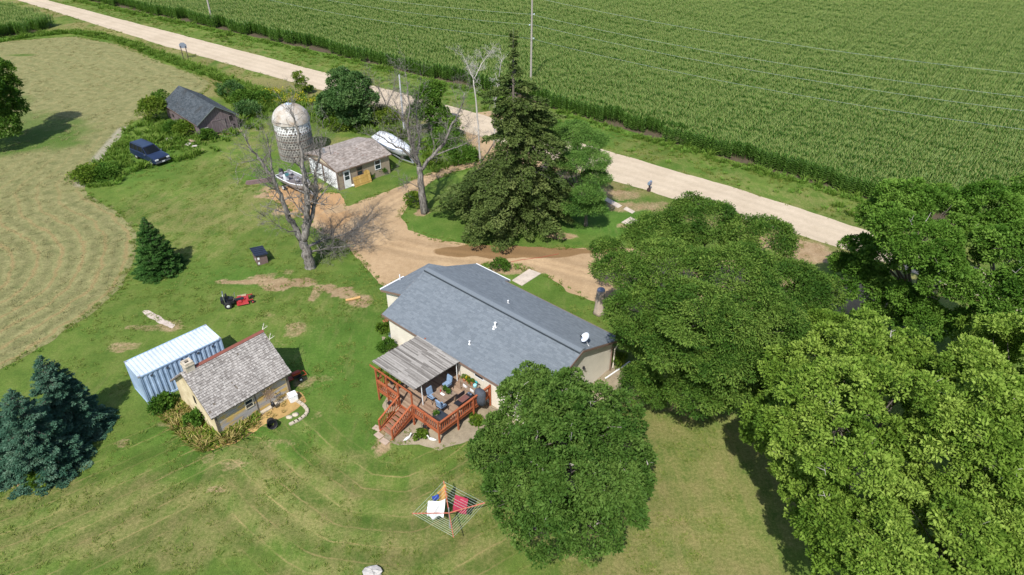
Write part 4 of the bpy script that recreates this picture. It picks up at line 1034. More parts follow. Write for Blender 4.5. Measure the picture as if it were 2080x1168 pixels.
def shrub(px, py, label, r, hgt, lm, n=40, seed=0, size=.2, name='shrub', cat='shrub', group=None, nl=50, cr=None, flat=.75):
    x, y = G(px, py); rng = np.random.default_rng(100+seed)
    lobes = [(0,0,hgt*.5,r,r,hgt*.52)] + [(rng.uniform(-.6,.6)*r, rng.uniform(-.6,.6)*r, hgt*rng.uniform(.4,.75), r*.55, r*.55, hgt*.35) for _ in range(3)]
    cr = cr or max(.12, r*.36); root = thing(name, label, cat, (x, y, 0), 0, group); b = MB()
    for l in lobes*2: b.tube(limb_path((0,0,-.03), (l[0]+rng.normal()*.2*r, l[1]+rng.normal()*.2*r, l[2]+.3*l[5]), rng, .1, 3), [.03,.025,.018,.008], 4, cap=False)
    b.build('stem', BARK, root)
    cl, cn = lobe_surface(lobes, n, rng, lo=.6, deep=.6, zmin=-.25)
    cl[:,2] = np.maximum(cl[:,2], .06)
    Q, t = foliage(cl, cn, cr, nl, size, rng, flat, .55, 0, .25); Q[:,:,2] = np.maximum(Q[:,:,2], .012)
    quadmesh('foliage', Q, lm, t, root); return root
shrub(316,243,'yellow green bush against the far end of the barn',1.7,2.8,LM_SHY,80,1,.22)
shrub(333,225,'olive bush touching the barn eave',1.0,2.6,LM_SHR,50,2,.2)
shrub(380,272,'yellowish bush hiding the long side wall of the barn',1.4,1.6,LM_SHY,50,3,.2)
shrub(424,283,'small green bush in front of the barn gable',.9,1.2,LM_SHR,34,4,.18)
shrub(352,268,'low green bush between the dark van and the barn',1.3,1.1,LM_SHR,40,5,.2)
shrub(505,235,'blue green bush near the open corner of the barn',1.5,1.9,LM_SHB,56,6,.2)
shrub(497,215,'dark green bush behind the barn',1.6,2.0,LM_SHR,56,7,.2)
shrub(470,195,'pale green bush at the end of the tall grass strip',1.6,1.9,LM_SHB,50,8,.2)
shrub(535,210,'wide green bush left of the goldenrod',1.7,1.4,LM_SHR,50,9,.2)
shrub(628,188,'dark low bush at the foot of the sapling',.8,.9,LM_SHR,26,10,.18)
shrub(690,262,'light green bush beneath the big rounded tree',1.6,1.6,LM_SHY,50,11,.2)
shrub(782,255,'bright green bush left of the white pole',1.8,2.4,LM_SHY,80,12,.2)
shrub(800,282,'low bright bush behind the white covered boat',1.5,1.3,LM_SHY,46,13,.2)
shrub(905,300,'dark bush behind the second dead tree, near the road',1.9,2.0,LM_SHR,70,14,.2)
shrub(940,328,'green bush beside the drive below the pale snag',1.8,1.7,LM_SHR,60,15,.2)
shrub(880,335,'small green bush right of the second dead tree',1.0,1.1,LM_SHY,34,16,.18)
shrub(842,418,'bright green bush at the foot of the second dead tree',.9,1.5,LM_SHY,44,17,.18)
shrub(775,350,'straggly pale bush at the garage corner',.9,1.3,LM_SHR,30,18,.16)
shrub(752,362,'little dark bush under the garage window',.5,.6,LM_SHR,20,19,.14)
shrub(178,365,'yellow flecked bush at the edge of the hay field',1.6,1.2,LM_SHY,60,20,.2)
shrub(215,358,'green bush between the hay and the dark van',1.7,1.0,LM_SHR,56,21,.2)
shrub(800,895-40,'hosta with chartreuse leaves beside the deck stairs',.4,.4,LM_SHY,16,22,.16,'hosta','plant')
shrub(782,672,'chartreuse hosta below the pink flowers',.50,.5,LM_SHY,26,23,.18,'hosta','plant')
shrub(786,712,'round green bush next to the slatted roof',.62,.75,LM_SHR,30,24,.14)
shrub(853,886,'small hosta in front of the deck, between stairs and corner post',.38,.38,LM_SHY,18,25,.15,'hosta','plant')
shrub(967,857,'small hosta by the house wall right of the deck',.40,.38,LM_SHY,18,26,.15,'hosta','plant')
shrub(1251,742,'lime green bush at the downspout corner of the house',.6,1.1,LM_SHY,30,27,.15)
shrub(330,830,'leafy green weed clump at the container corner',.8,.9,LM_SHR,30,28,.18)
shrub(398,860,'green broad leaved weed among the dry weeds of the shed wall',.6,.9,LM_SHR,24,29,.18)
shrub(95,968,'pale green seedling at the foot of the blue spruces',.9,.7,LM_SHY,30,30,.2)
shrub(1015,545,'green juniper at the house corner by the driveway',.8,.7,LM_SHR,30,31,.14)

# ---------------------------------------------------------------- spruces
def spruce(name, label, px, py, top, R, lm, seed, n=260, droop=.18, prof=None, size=.20, dens=15, trunk=.2, sparse=1.0, group=None, h=None, ragged=0.0, skirt=.02, wild=0.0):
    x, y = G(px, py); hgt = h or ZH(x, y, top); rng = np.random.default_rng(seed)
    root = thing(name, label, 'tree', (x, y, 0), 0, group); b = MB()
    b.tube([(0,0,-.05),(0,0,.3),(.03,0,hgt*.5),(0,0,hgt)], [trunk*1.4,trunk,trunk*.45,.015], 8)
    prof = prof or (lambda t: (1-t)**.85); Qs = []; Ts = []
    for i in range(n):
        t = (i+rng.uniform())/n; t = t**1.25; z = skirt*hgt + t*hgt*(.99-skirt)
        L_ = max(.12, R*prof(t)*rng.uniform(.72, 1.06)); a = rng.uniform(0, 2*math.pi)
        d = np.array([math.cos(a), math.sin(a), 0]); s = np.array([-d[1], d[0], 0])
        gap = float(fbm(np.array([a*1.1+5]), np.array([z*.42]), seed, 3)[0])
        if ragged and gap < ragged*(.85+.15*t): continue
        if ragged: L_ *= .55+.9*gap+rng.uniform(-.5, .5)*wild
        k = max(4, int(L_*dens)); u = rng.uniform(.12, 1, k)**.75
        lift = .22*(t) - droop*(1-t*.6)
        zz = z + L_*(lift*u - droop*.5*u*u + .16*u**3)
        w = .24*L_*(1-u)**.6*(.35+u*.9) + .05
        off = rng.uniform(-1, 1, k)
        p = d*(u*L_)[:,None] + s*(off*w)[:,None]; p[:,2] = np.maximum(.05, zz - abs(off)*w*.22 + rng.normal(0, .03, k))
        D = d*1.0 + s*(off*1.0)[:,None] + rng.normal(size=(k,3))*.35; D[:,2] += .10
        N = rng.normal(size=(k,3))*.45; N[:,2] += 1
        tone = np.clip(.5+rng.normal(0, .2)+rng.normal(0, .12, k), 0, 1)
        Qs.append(leaf_quads(p, D, N, size*rng.uniform(.7,1.5,k)*(.7+.5*min(1,L_/2)), .42, .1)); Ts.append(tone)
        if i % 2 == 0 and L_ > .5: b.tube([(0,0,z), tuple(d*L_*.5+np.array([0,0,z+L_*(lift*.5-droop*.12)])), tuple(d*L_*.9+np.array([0,0,z+L_*(lift*.9-droop*.4+.1)]))], [.045,.03,.01], 4, cap=False)
    b.build('trunk', BARK, root); quadmesh('crown', np.concatenate(Qs), lm, np.concatenate(Ts), root); return root
LM_BLUE = leafmat('blue spruce needles', (.026,.076,.048), (.058,.135,.086), (.138,.228,.158), .10, .6)
LM_SPG = leafmat('green spruce needles', (.022,.078,.014), (.050,.126,.026), (.098,.195,.048), .10, .6)
LM_OLD = leafmat('olive spruce needles', (.050,.085,.022), (.100,.144,.038), (.185,.226,.075), .18, .6)
spruce('spruce_tree', 'cone shaped green spruce standing alone between hay and lawn', 326, 548, 441, 2.35, LM_SPG, 31, 420, .20, size=.105, dens=125, trunk=.12, prof=lambda t: (1-t)**.80)
spruce('blue_spruce', 'blue spruce nearest the container, its pointed top highest of the three', 152, 872, 722, 2.65, LM_BLUE, 32, 330, .30, size=.115, dens=150, prof=lambda t: (1-t)**.75)
spruce('blue_spruce', 'blue spruce in front of its neighbours with drooping lowest boughs', 100, 945, 792, 2.7, LM_BLUE, 33, 330, .30, size=.115, dens=150, prof=lambda t: (1-t)**.70)
spruce('blue_spruce', 'blue spruce cut off by the left edge of the photo', -5, 935, 790, 3.3, LM_BLUE, 34, 300, .30, size=.115, dens=140, prof=lambda t: (1-t)**.75)
def oldprof(t):
    return float(np.interp(t, [0,.1,.3,.42,.52,.62,.69,.75,.82,1], [.92,1.0,1.0,.90,.68,.52,.42,.20,.10,.05]))
spruce('old_spruce', 'tall ragged old spruce with a thin bare top beside the road', 1042, 444, 56, 6.3, LM_OLD, 35, 640, .46, oldprof, .20, 84, .38, ragged=.47, skirt=.10, wild=.6)

# ---------------------------------------------------------------- dead trees
def bark_mat(name, lo, hi, crack):
    m = NT(name); v = m.coord('Object', (5,5,1.1)); n = m.noise(v, 1.5, 6, .7, .3); n2 = m.noise(m.coord('Object'), .9, 4, .6)
    c = m.ramp(n, [(.34, crack), (.46, lo), (.68, hi)]); c = m.mix(1.0, c, m.ramp(n2, [(.3, .72), (.7, 1.15)]), 'MULTIPLY')
    m.principled(c, .95, 0, .1, m.bump(n, 1.0, .07)); return m.mat
DEADB = bark_mat('weathered grey bark', (.165,.15,.135), (.36,.335,.305), (.045,.04,.035))
PALEB = wood_mat('bleached bark', (.30,.275,.25), (.55,.52,.48), (4,4,.8), .95)
def dead_tree(name, label, px, py, stems, seed, twig=1.0, mat=None, group=None):
    bx, by = G(px, py); rng = np.random.default_rng(seed); root = thing(name, label, 'dead tree', (bx, by, 0), 0, group)
    tr = MB(); br = MB()
    def loc(q):
        p = PY(q[0], q[1], by + (q[2] if len(q) > 2 else 0)); return np.array([p[0]-bx, p[1]-by, p[2]])
    def grow(a, d, L_, r, lev):
        n = 4; pts = [a]; d = d/np.linalg.norm(d)
        for i in range(n):
            d = d + rng.normal(size=3)*.22; d[2] += .05; d = d/np.linalg.norm(d); pts.append(pts[-1] + d*L_/n)
        br.tube(pts, list(np.linspace(r, max(.007, r*.25), n+1)), 4 if r < .05 else 5, cap=False)
        if lev <= 0: return
        for _ in range(int(rng.integers(3, 5))):
            k = int(rng.integers(1, n+1)); dd = (pts[k]-pts[k-1]); dd = dd/np.linalg.norm(dd) + rng.normal(size=3)*.62; dd[2] += .12
            grow(pts[k], dd, L_*rng.uniform(.42,.72), r*.5, lev-1)
    for pts, r0, r1, nb, bl in stems:
        w_ = [loc(q) for q in pts]; f = []
        for i in range(len(w_)-1):    # refine with slight wobble
            for t in (0, .25, .5, .75): f.append(w_[i]*(1-t)+w_[i+1]*t + (rng.normal(size=3)*min(.06, r0*.22) if t else 0))
        f.append(w_[-1]); rad = np.linspace(r0*.88, r1*.8, len(f))*rng.uniform(.9, 1.1, len(f))
        (tr if r0 > .07 else br).tube(f, list(rad), 9 if r0 > .2 else 6)
        for _ in range(int(nb*twig)):
            k = int(rng.integers(max(1, len(f)//5), len(f))); dd = unit(f[k]-f[k-1]) + rng.normal(size=3)*.75; dd[2] += .1
            grow(f[k], dd, bl*rng.uniform(.5, 1.25), max(.020, rad[k]*.32), 3 if rng.uniform() < .55 else 2)
    tr.build('trunk', mat or DEADB, root, smooth='all'); br.build('branches', mat or DEADB, root, smooth='all'); return root
dead_tree('dead_tree', 'large forked bare dead tree on the lawn edge by the driveway', 632, 543, [
    ([(632,546,0),(627,525,0),(618,500,0),(612,484,0)], .62, .42, 0, 1),
    ([(612,486,0),(596,455,0),(585,438,-.3),(573,406,-.6),(556,365,-.8),(532,328,-1),(508,300,-1.2),(497,272,-1.2)], .34, .04, 15, 2.0),
    ([(558,368,-.8),(551,335,-.3),(546,300,0),(541,272,0)], .13, .03, 8, 1.5),
    ([(616,490,0),(624,450,.2),(623,405,.3),(618,352,.4),(611,300,.5),(602,258,.6),(590,224,.6)], .40, .06, 15, 1.9),
    ([(622,468,.1),(636,430,.8),(643,392,1.2),(640,350,1.6),(650,312,1.8),(655,285,1.8)], .27, .05, 14, 1.8),
    ([(638,418,.9),(655,395,1.4),(668,374,1.8)], .12, .03, 6, 1.2),
    ([(628,500,0),(655,488,2.0),(700,476,4.0),(745,452,5.0)], .15, .03, 20, 1.8),
    ([(630,512,0),(665,505,1.5),(705,500,2.5),(735,490,3)], .12, .03, 18, 1.7),
    ([(606,470,0),(585,470,-1.0),(560,455,-1.6),(540,440,-2)], .08, .02, 9, 1.2)], 41, 1.9)
dead_tree('dead_tree', 'dead tree with spreading bare limbs in the grass island by the garage', 862, 433, [
    ([(862,436,0),(858,400,0),(854,362,0),(852,338,0)], .46, .36, 0, 1),
    ([(852,340,0),(838,300,.2),(828,262,.3),(832,215,.3),(826,165,.2)], .27, .04, 15, 2.0),
    ([(832,268,.3),(816,240,.8),(800,205,1.2)], .12, .03, 8, 1.6),
    ([(854,346,0),(876,320,.5),(902,292,.8),(914,262,.9),(934,222,1),(944,190,1)], .25, .04, 13, 1.7),
    ([(880,318,.5),(910,305,.2),(935,296,0),(955,288,0)], .10, .02, 8, 1.3),
    ([(850,334,0),(822,306,-.8),(788,288,-1.3),(768,272,-1.6)], .18, .03, 12, 1.6),
    ([(846,320,.3),(852,280,1.2),(846,235,1.8),(850,190,2)], .16, .03, 11, 1.7),
    ([(858,385,0),(835,372,-.8),(815,366,-1.3)], .06, .02, 5, 1.1)], 42, 1.9)
dead_tree('dead_snag', 'pale slender bare tree left of the tall ragged spruce', 975, 332, [
    ([(976,335,0),(972,270,0),(967,205,0),(962,160,0)], .14, .09, 3, 1.0),
    ([(962,162,0),(952,138,0),(940,112,0)], .10, .02, 8, 1.2), ([(963,160,0),(978,130,.3),(998,102,.4)], .08, .02, 9, 1.2)], 43, 1.6, PALEB)
dead_tree('dead_snag', 'thin white dead stem close against the tall ragged spruce', 1003, 300, [
    ([(1003,300,0),(1006,215,0),(1012,165,0),(1020,118,0)], .11, .03, 10, 1.1)], 44, 1.4, PALEB)
dead_tree('dead_tree', 'grey twiggy dead tree behind the garage, left of the white pole', 795, 250, [
    ([(795,252,0),(790,230,0),(782,205,0)], .18, .10, 2, 1), ([(782,206,0),(770,180,-.5),(752,165,-1)], .09, .02, 9, 1.5), ([(786,214,0),(800,180,.6),(806,152,1)], .08, .02, 9, 1.5), ([(790,230,0),(765,215,-1),(745,205,-2)], .07, .02, 8, 1.5)], 45, 1.9)
# ================================================================ corn, tall grass and weeds (too many to count: stuff)
def strip_leaf(out, vals, a, d, L_, w, bend, tone, rng):
    """arching blade of two quads"""
    d = d/np.linalg.norm(d); s = np.cross(d, [0,0,1.0]); s /= max(1e-6, np.linalg.norm(s))
    p1 = a + d*L_*.5 + np.array([0,0,bend*L_*.45]); p2 = a + d*L_ + np.array([0,0,bend*L_*.15])
    out.append([a-s*w*.4, a+s*w*.4, p1+s*w*.5, p1-s*w*.5]); out.append([p1-s*w*.5, p1+s*w*.5, p2+s*.01, p2-s*.01]); vals += [tone, tone]
def corn_patch(seed, nrow=1, step=.15, length=3.1, rowgap=.76, leaves=11, far=False, front=False):
    rng = np.random.default_rng(seed); Q = []; T = []; Q2 = []; T2 = []
    for r in range(nrow):
        x = 0
        while x < length:
            bx = np.array([x+rng.normal()*.05, (r+.5)*rowgap+rng.uniform(-.34,.34), 0]); H = rng.uniform(2.05, 2.5); a0 = rng.uniform(0, math.pi)
            x += step
            for k in range(leaves):
                z = H*((.10 if front else .22)+(.80 if front else .70)*k/leaves); a = a0 + (k % 2)*math.pi + rng.normal()*.35
                d = np.array([math.cos(a), math.sin(a), .55+.3*k/leaves]); L_ = rng.uniform(.36, .66)*(1-.30*abs(k/leaves-.45))*(1.2 if front else 1)
                strip_leaf(Q, T, bx+np.array([0,0,z]), d, L_, .140 if front else .100, -.45 if front else -.30, float(np.clip((.78 if front else .5)+rng.normal()*.22, 0, 1)), rng)  # front row leaf tone raised in colour to offset shading of the field edge
            t = bx + np.array([0,0,H*.9])
            for k in range(4):
                d = np.array([rng.normal()*.12, rng.normal()*.10, .30]); s = np.array([.016,0,0]) if k % 2 else np.array([0,.016,0])
                Q2.append([t-s, t+s, t+d+s*.6, t+d-s*.6]); T2.append(rng.uniform(.3, 1))
            s = np.array([.018,.0,0]); Q.append([bx-s, bx+s, t+s, t-s]); T.append(.35); s = np.array([0,.018,0]); Q.append([bx-s, bx+s, t+s, t-s]); T.append(.35)
    V = np.array(Q+Q2); mi = [0]*len(Q)+[1]*len(Q2)
    me = bpy.data.meshes.new('corn_plants'); n = len(V)
    me.vertices.add(n*4); me.vertices.foreach_set('co', V.astype(np.float32).ravel()); me.loops.add(n*4); me.loops.foreach_set('vertex_index', np.arange(n*4, dtype=np.int32))
    me.polygons.add(n); me.polygons.foreach_set('loop_start', np.arange(0, n*4, 4, dtype=np.int32)); me.polygons.foreach_set('loop_total', np.full(n, 4, dtype=np.int32)); me.update(calc_edges=True)
    me.materials.append(LM_CORN); me.materials.append(TASSEL); me.polygons.foreach_set('material_index', mi)
    at = me.attributes.new('v', 'FLOAT', 'FACE'); at.data.foreach_set('value', np.array(T+T2, dtype=np.float32))
    return bpy.data.objects.new('corn_plants', me)      # a source for the instancer only, never linked to the scene
LM_CORN = leafmat('corn leaves', (.056,.145,.018), (.098,.200,.032), (.158,.268,.056), .42, .42, .3)
TASSEL = leafmat('corn tassels', (.17,.24,.065), (.26,.325,.10), (.37,.40,.15), .2)
def instancer(name, pts, rots, scs, src, pick=None):
    """points with rotation and scale, each carrying one copy of a source mesh through geometry nodes"""
    me = bpy.data.meshes.new(name); n = len(pts); me.vertices.add(n); me.vertices.foreach_set('co', np.asarray(pts, dtype=np.float32).ravel())
    a = me.attributes.new('rot', 'FLOAT_VECTOR', 'POINT'); a.data.foreach_set('vector', np.asarray(rots, dtype=np.float32).ravel())
    a = me.attributes.new('scl', 'FLOAT_VECTOR', 'POINT'); a.data.foreach_set('vector', np.asarray(scs, dtype=np.float32).ravel())
    a = me.attributes.new('pick', 'INT', 'POINT'); a.data.foreach_set('value', (RNG.integers(0, len(src), n) if pick is None else pick).astype(np.int32))
    o = bpy.data.objects.new(name, me); C.objects.link(o); stuff(o)
    ng = bpy.data.node_groups.new(name, 'GeometryNodeTree')
    ng.interface.new_socket('Geometry', in_out='INPUT', socket_type='NodeSocketGeometry'); ng.interface.new_socket('Geometry', in_out='OUTPUT', socket_type='NodeSocketGeometry')
    N = ng.nodes; Lk = ng.links.new
    gi = N.new('NodeGroupInput'); go = N.new('NodeGroupOutput'); ip = N.new('GeometryNodeInstanceOnPoints'); gx = N.new('GeometryNodeGeometryToInstance')
    def named(nm, ty):
        q = N.new('GeometryNodeInputNamedAttribute'); q.data_type = ty; q.inputs['Name'].default_value = nm
        return [s for s in q.outputs if s.enabled and s.name == 'Attribute'][0]
    for s in reversed(src):
        oi = N.new('GeometryNodeObjectInfo'); oi.inputs['Object'].default_value = s; oi.inputs['As Instance'].default_value = True; Lk(oi.outputs['Geometry'], gx.inputs[0])
    Lk(gi.outputs[0], ip.inputs['Points']); Lk(gx.outputs[0], ip.inputs['Instance']); ip.inputs['Pick Instance'].default_value = True
    Lk(named('pick', 'INT'), ip.inputs['Instance Index']); Lk(named('scl', 'FLOAT_VECTOR'), ip.inputs['Scale'])
    er = N.new('FunctionNodeEulerToRotation'); Lk(named('rot', 'FLOAT_VECTOR'), er.inputs[0]); Lk(er.outputs[0], ip.inputs['Rotation'])
    Lk(ip.outputs[0], go.inputs[0])
    md = o.modifiers.new('plants', 'NODES'); md.node_group = ng; return o
def corn_field(name, poly, seed, ang, srcs, W_=3.1, D_=.76):
    c, s = math.cos(ang), math.sin(ang); P_ = np.array(poly); U = P_[:,0]*c + P_[:,1]*s; Vv = -P_[:,0]*s + P_[:,1]*c
    u0, v0 = U.min(), Vv.min(); pts = []
    gu, gv = np.meshgrid(np.arange(u0, U.max(), W_), np.arange(v0, Vv.max(), D_)); gu = gu.ravel(); gv = gv.ravel()
    X = (gu+W_/2)*c - (gv+D_/2)*s; Y = (gu+W_/2)*s + (gv+D_/2)*c; ok = inside(X, Y, poly)
    ok &= (sdist(X, Y, poly) > 1.1) | (vnoise(X*.8, Y*.8, seed) > .30)
    pts = np.stack([gu*c-gv*s, gu*s+gv*c, np.zeros(len(gu))], -1)[ok]; n = len(pts)
    sc = np.ones((n,3)); q = fbm(pts[:,0]*.06, pts[:,1]*.06, seed); sc[:,2] = (.86 + q*.3)*RNG.uniform(.93, 1.07, n); sd_e = sdist(X, Y, poly)[ok]
    return instancer(name, pts, np.tile([0,0,ang], (n,1)), sc, srcs, np.where(sd_e < 1.0, RNG.integers(4, 6, n), RNG.integers(0, 4, n)))
srcs = [corn_patch(51+i) for i in range(4)] + [corn_patch(61+i, leaves=15, step=.24, front=True) for i in range(2)]
CE0, CE1 = G(165, 0), G(1755, 402)      # roadside edge of the big field
CORN = [G(165,-2), G(440,58), G(720,121), G(1100,214), G(1300,272), G(1520,335), G(1755,402), G(2000,478), G(2350,590), (140,40), (190,120), (150,230), (-60,300), (-150,240)]
corn_field('corn_field', CORN, 3, math.atan2(G(1755,402)[1]-G(720,121)[1], G(1755,402)[0]-G(720,121)[0]), srcs)
corn_field('corn_patch', P((-60,30),(0,22),(60,33),(108,50),(62,68),(0,80),(-80,95)), 5, math.radians(-12), srcs)
csoil = M('dark field soil', (.085,.065,.042), .95, .2, 2)
for nm, pl in (('field_soil', CORN), ('field_soil', P((-60,30),(0,22),(60,33),(108,50),(62,68),(0,80),(-80,95)))):
    b = MB(); n = len(pl); b.add([(p[0], p[1], .004) for p in pl], [tuple(range(n))]); struct(b.build(nm, csoil))

# tufts of grass and weeds
def tuft(seed, n=26, H=.45, R=.30, w=.030, lean=.35, lm=None, flowers=0, fm=None):
    rng = np.random.default_rng(seed); Q = []; T = []; mi = []
    for i in range(n):
        a = rng.uniform(0, 2*math.pi); r = R*math.sqrt(rng.uniform()); b0 = np.array([r*math.cos(a), r*math.sin(a), 0]); h_ = H*rng.uniform(.5, 1.15)
        d = np.array([math.cos(a)*lean*rng.uniform(.2,1.4)+rng.normal()*.15, math.sin(a)*lean*rng.uniform(.2,1.4)+rng.normal()*.15, 1.0])*h_
        t = rng.uniform(0, 2*math.pi); s = np.array([math.cos(t), math.sin(t), 0])*w*rng.uniform(.7,1.5); m_ = b0 + d*.55 + np.array([0,0,h_*.05]); e = b0 + d + np.array([d[0]*.4, d[1]*.4, -h_*.12])
        tn = float(np.clip(.5+rng.normal()*.25, 0, 1))
        Q += [[b0-s*.6, b0+s*.6, m_+s, m_-s], [m_-s, m_+s, e+s*.15, e-s*.15]]; T += [tn, tn]; mi += [0, 0]
        if flowers and rng.uniform() < flowers:
            for k in range(3):
                c_ = e + rng.normal(size=3)*.05; q = .05; dx = unit(rng.normal(size=3))*q; dy = unit(np.cross(dx, rng.normal(size=3)))*q
                Q.append([c_-dx-dy, c_+dx-dy, c_+dx+dy, c_-dx+dy]); T.append(rng.uniform()); mi.append(1)
    V = np.array(Q); me = bpy.data.meshes.new('tuft'); n_ = len(V)
    me.vertices.add(n_*4); me.vertices.foreach_set('co', V.astype(np.float32).ravel()); me.loops.add(n_*4); me.loops.foreach_set('vertex_index', np.arange(n_*4, dtype=np.int32))
    me.polygons.add(n_); me.polygons.foreach_set('loop_start', np.arange(0, n_*4, 4, dtype=np.int32)); me.polygons.foreach_set('loop_total', np.full(n_, 4, dtype=np.int32)); me.update(calc_edges=True)
    me.materials.append(lm); me.materials.append(fm or lm); me.polygons.foreach_set('material_index', mi)
    at = me.attributes.new('v', 'FLOAT', 'FACE'); at.data.foreach_set('value', np.array(T, dtype=np.float32))
    return bpy.data.objects.new('tuft', me)
def scatter(name, poly, dens, srcs, seed, s0=.7, s1=1.3, patch=0.0, holes=(), edge=0.0, pscale=.35):
    rng = np.random.default_rng(seed); P_ = np.array(poly); x0, y0 = P_.min(0); x1, y1 = P_.max(0); n = int((x1-x0)*(y1-y0)*dens)
    X = rng.uniform(x0, x1, n); Y = rng.uniform(y0, y1, n); ok = inside(X, Y, poly)
    for h_ in holes: ok &= ~inside(X, Y, h_)
    if patch: ok &= fbm(X*pscale, Y*pscale, seed, 4) > patch
    X = X[ok]; Y = Y[ok]; k = len(X); f = fbm(X*.5, Y*.5, seed+3, 3)
    s = rng.uniform(s0, s1, k)*(.6+.8*f)
    return instancer(name, np.stack([X, Y, np.zeros(k)], -1), np.stack([rng.normal(0,.08,k), rng.normal(0,.08,k), rng.uniform(0,6.28,k)], -1), np.stack([s]*3, -1), srcs)
def band(pts, w0, w1=None):
    """polygon along a polyline of ground points, w0 to its left and w1 to its right"""
    w1 = w0 if w1 is None else w1; Lf = []; Rt = []
    for i, p in enumerate(pts):
        a = pts[max(0, i-1)]; c = pts[min(len(pts)-1, i+1)]; dx, dy = c[0]-a[0], c[1]-a[1]; l = math.hypot(dx, dy); nx, ny = -dy/l, dx/l
        Lf.append((p[0]+nx*w0, p[1]+ny*w0)); Rt.append((p[0]-nx*w1, p[1]-ny*w1))
    return Lf + Rt[::-1]
LM_G1 = leafmat('fresh grass blades', (.085,.185,.022), (.145,.265,.040), (.21,.32,.065), .3)
LM_G2 = leafmat('mixed grass blades', (.095,.155,.020), (.165,.215,.038), (.28,.275,.085), .3)
LM_DRY = leafmat('dry weed stalks', (.20,.165,.045), (.34,.28,.095), (.50,.42,.18), .25, tcol=(1,.9,.6))
LM_WEED = leafmat('weed leaves', (.058,.125,.014), (.110,.190,.026), (.185,.26,.05), .3)
LM_GOLD = leafmat('goldenrod flowers', (.30,.29,.02), (.42,.39,.03), (.52,.47,.05), .2)
fresh = [tuft(1+i, 22, .42, .28, .035, .5, LM_G1) for i in range(3)]
mixed = [tuft(11+i, 22, .32, .32, .030, .6, LM_G2) for i in range(3)]
tall = [tuft(21+i, 24, .75, .30, .045, .4, LM_WEED) for i in range(3)]
gold = [tuft(31+i, 26, .80, .30, .040, .35, LM_SHY, .45, LM_GOLD) for i in range(2)]
drys = [tuft(41+i, 36, .46, .28, .024, .6, LM_DRY) for i in range(2)] + [tuft(45+i, 30, .42, .30, .036, .7, LM_SHY) for i in range(2)]
# strip of tall grass between hay and roadside
strip = P((-80,100),(0,84),(60,74),(150,66),(240,82),(330,117),(420,150),(500,180),(560,196))
scatter('tall_grass', band(strip, 1.0, .8), 10, fresh+tall[:1], 3, .7, 1.3)
weedz = P((172,352),(190,335),(232,300),(250,268),(300,245),(330,240),(385,278),(440,276),(470,262),(490,262),(470,285),(455,300),(440,312),(395,322),(350,332),(300,345),(262,350),(240,375),(190,385),(165,372))
vanz = P((262,300),(300,292),(350,325),(320,345),(270,330))
scatter('weeds', weedz, 3.2, tall+fresh, 4, .7, 1.25, .34, (vanz,))
scatter('weeds', P((430,170),(470,175),(560,190),(660,200),(690,235),(660,262),(600,230),(545,228),(530,265),(500,262),(485,225),(450,200)), 3.2, tall+fresh[:1], 5, .7, 1.3, .36)
scatter('goldenrod', P((528,197),(560,190),(600,196),(640,195),(668,204),(655,216),(610,212),(560,214),(530,212)), 5, gold, 6, .8, 1.2, .40)
scatter('weeds', P((690,262),(770,240),(830,262),(850,290),(960,300),(985,330),(930,335),(880,352),(862,330),(842,300),(790,270),(740,275)), 3.0, tall+fresh, 7, .7, 1.4, .36)
# roadside verges
RLs = P((36,2),(330,94),(640,182),(930,264),(1230,365),(1480,438),(1735,514)); RUs = P((95,-2),(380,72),(672,149),(950,223),(1222,301),(1490,379),(1740,458),(2000,545))
scatter('verge_grass', band(RUs, 6.4, -.25), 2.6, mixed+fresh[:1], 8, .3, .75, .42, pscale=.25)
scatter('verge_grass', band(RLs, -.3, 4.2), 2.2, mixed, 9, .2, .55, .46, (DRIVE,), pscale=.25)
scatter('verge_weeds', band(RUs, 4.6, -1.2), .25, fresh+tall[:1], 10, .7, 1.2, .50)
ce_ = [G(165,3), G(440,63), G(720,126), G(1100,219), G(1300,277), G(1520,340), G(1755,407)]
scatter('field_margin_grass', band(ce_, .5, 1.0), 5, fresh+tall[:1], 13, .5, 1.1, .30)
scatter('road_edge_grass', band(RUs, .1, .5), 4, mixed, 14, .25, .5, .46, pscale=.5)
scatter('road_edge_grass', band(RLs, .5, .1), 4, mixed, 15, .25, .5, .46, (DRIVE,), pscale=.5)
# dry and green weeds round the shed
scatter('dry_weeds', [sw(*p) for p in ((-1.7,5.2),(-1.7,1.5),(-1.4,-.5),(.2,-1.0),(2.6,-1.1),(2.9,-.1),(-.05,-.1),(-.05,5.2))], 11, drys, 11, .65, 1.25, .30)
scatter('dry_weeds', [sw(*p) for p in ((2.9,-.35),(5.5,-.4),(5.9,-1.3),(3.4,-1.5))], 5, drys[:2], 12, .25, .45, .40)
# grass creeping over the edges of drive, beds and worn ground
for k, (pl, w_) in enumerate(((DRIVE + DRIVE[:1], .45), (HAY[:-4], .5))):
    scatter('edge_grass', band(pl, w_, w_), 7, mixed+fresh[:1], 20+k, .25, .5, .36)
# scattered longer tufts across the lawn
LAWN = P((-60,1250),(-60,960),(240,560),(300,470),(200,370),(470,300),(760,560),(1300,640),(1480,800),(1500,1250))
LM_G3 = leafmat('lawn blades', (.11,.170,.026), (.165,.220,.044), (.26,.27,.08), .35)
short = [tuft(61+i, 14, .10, .24, .026, 1.2, LM_G3) for i in range(3)]
scatter('lawn_tufts', LAWN, 4.0, short, 30, .5, 1.1, .46, ([hw(*p) for p in ((-2.7,.4),(5,-5),(11,-5),(15.5,0),(15.5,9.2),(-2.7,9.2))], [sw(*p) for p in ((0,0),(5.6,0),(5.6,5.1),(0,5.1))]), pscale=.5)
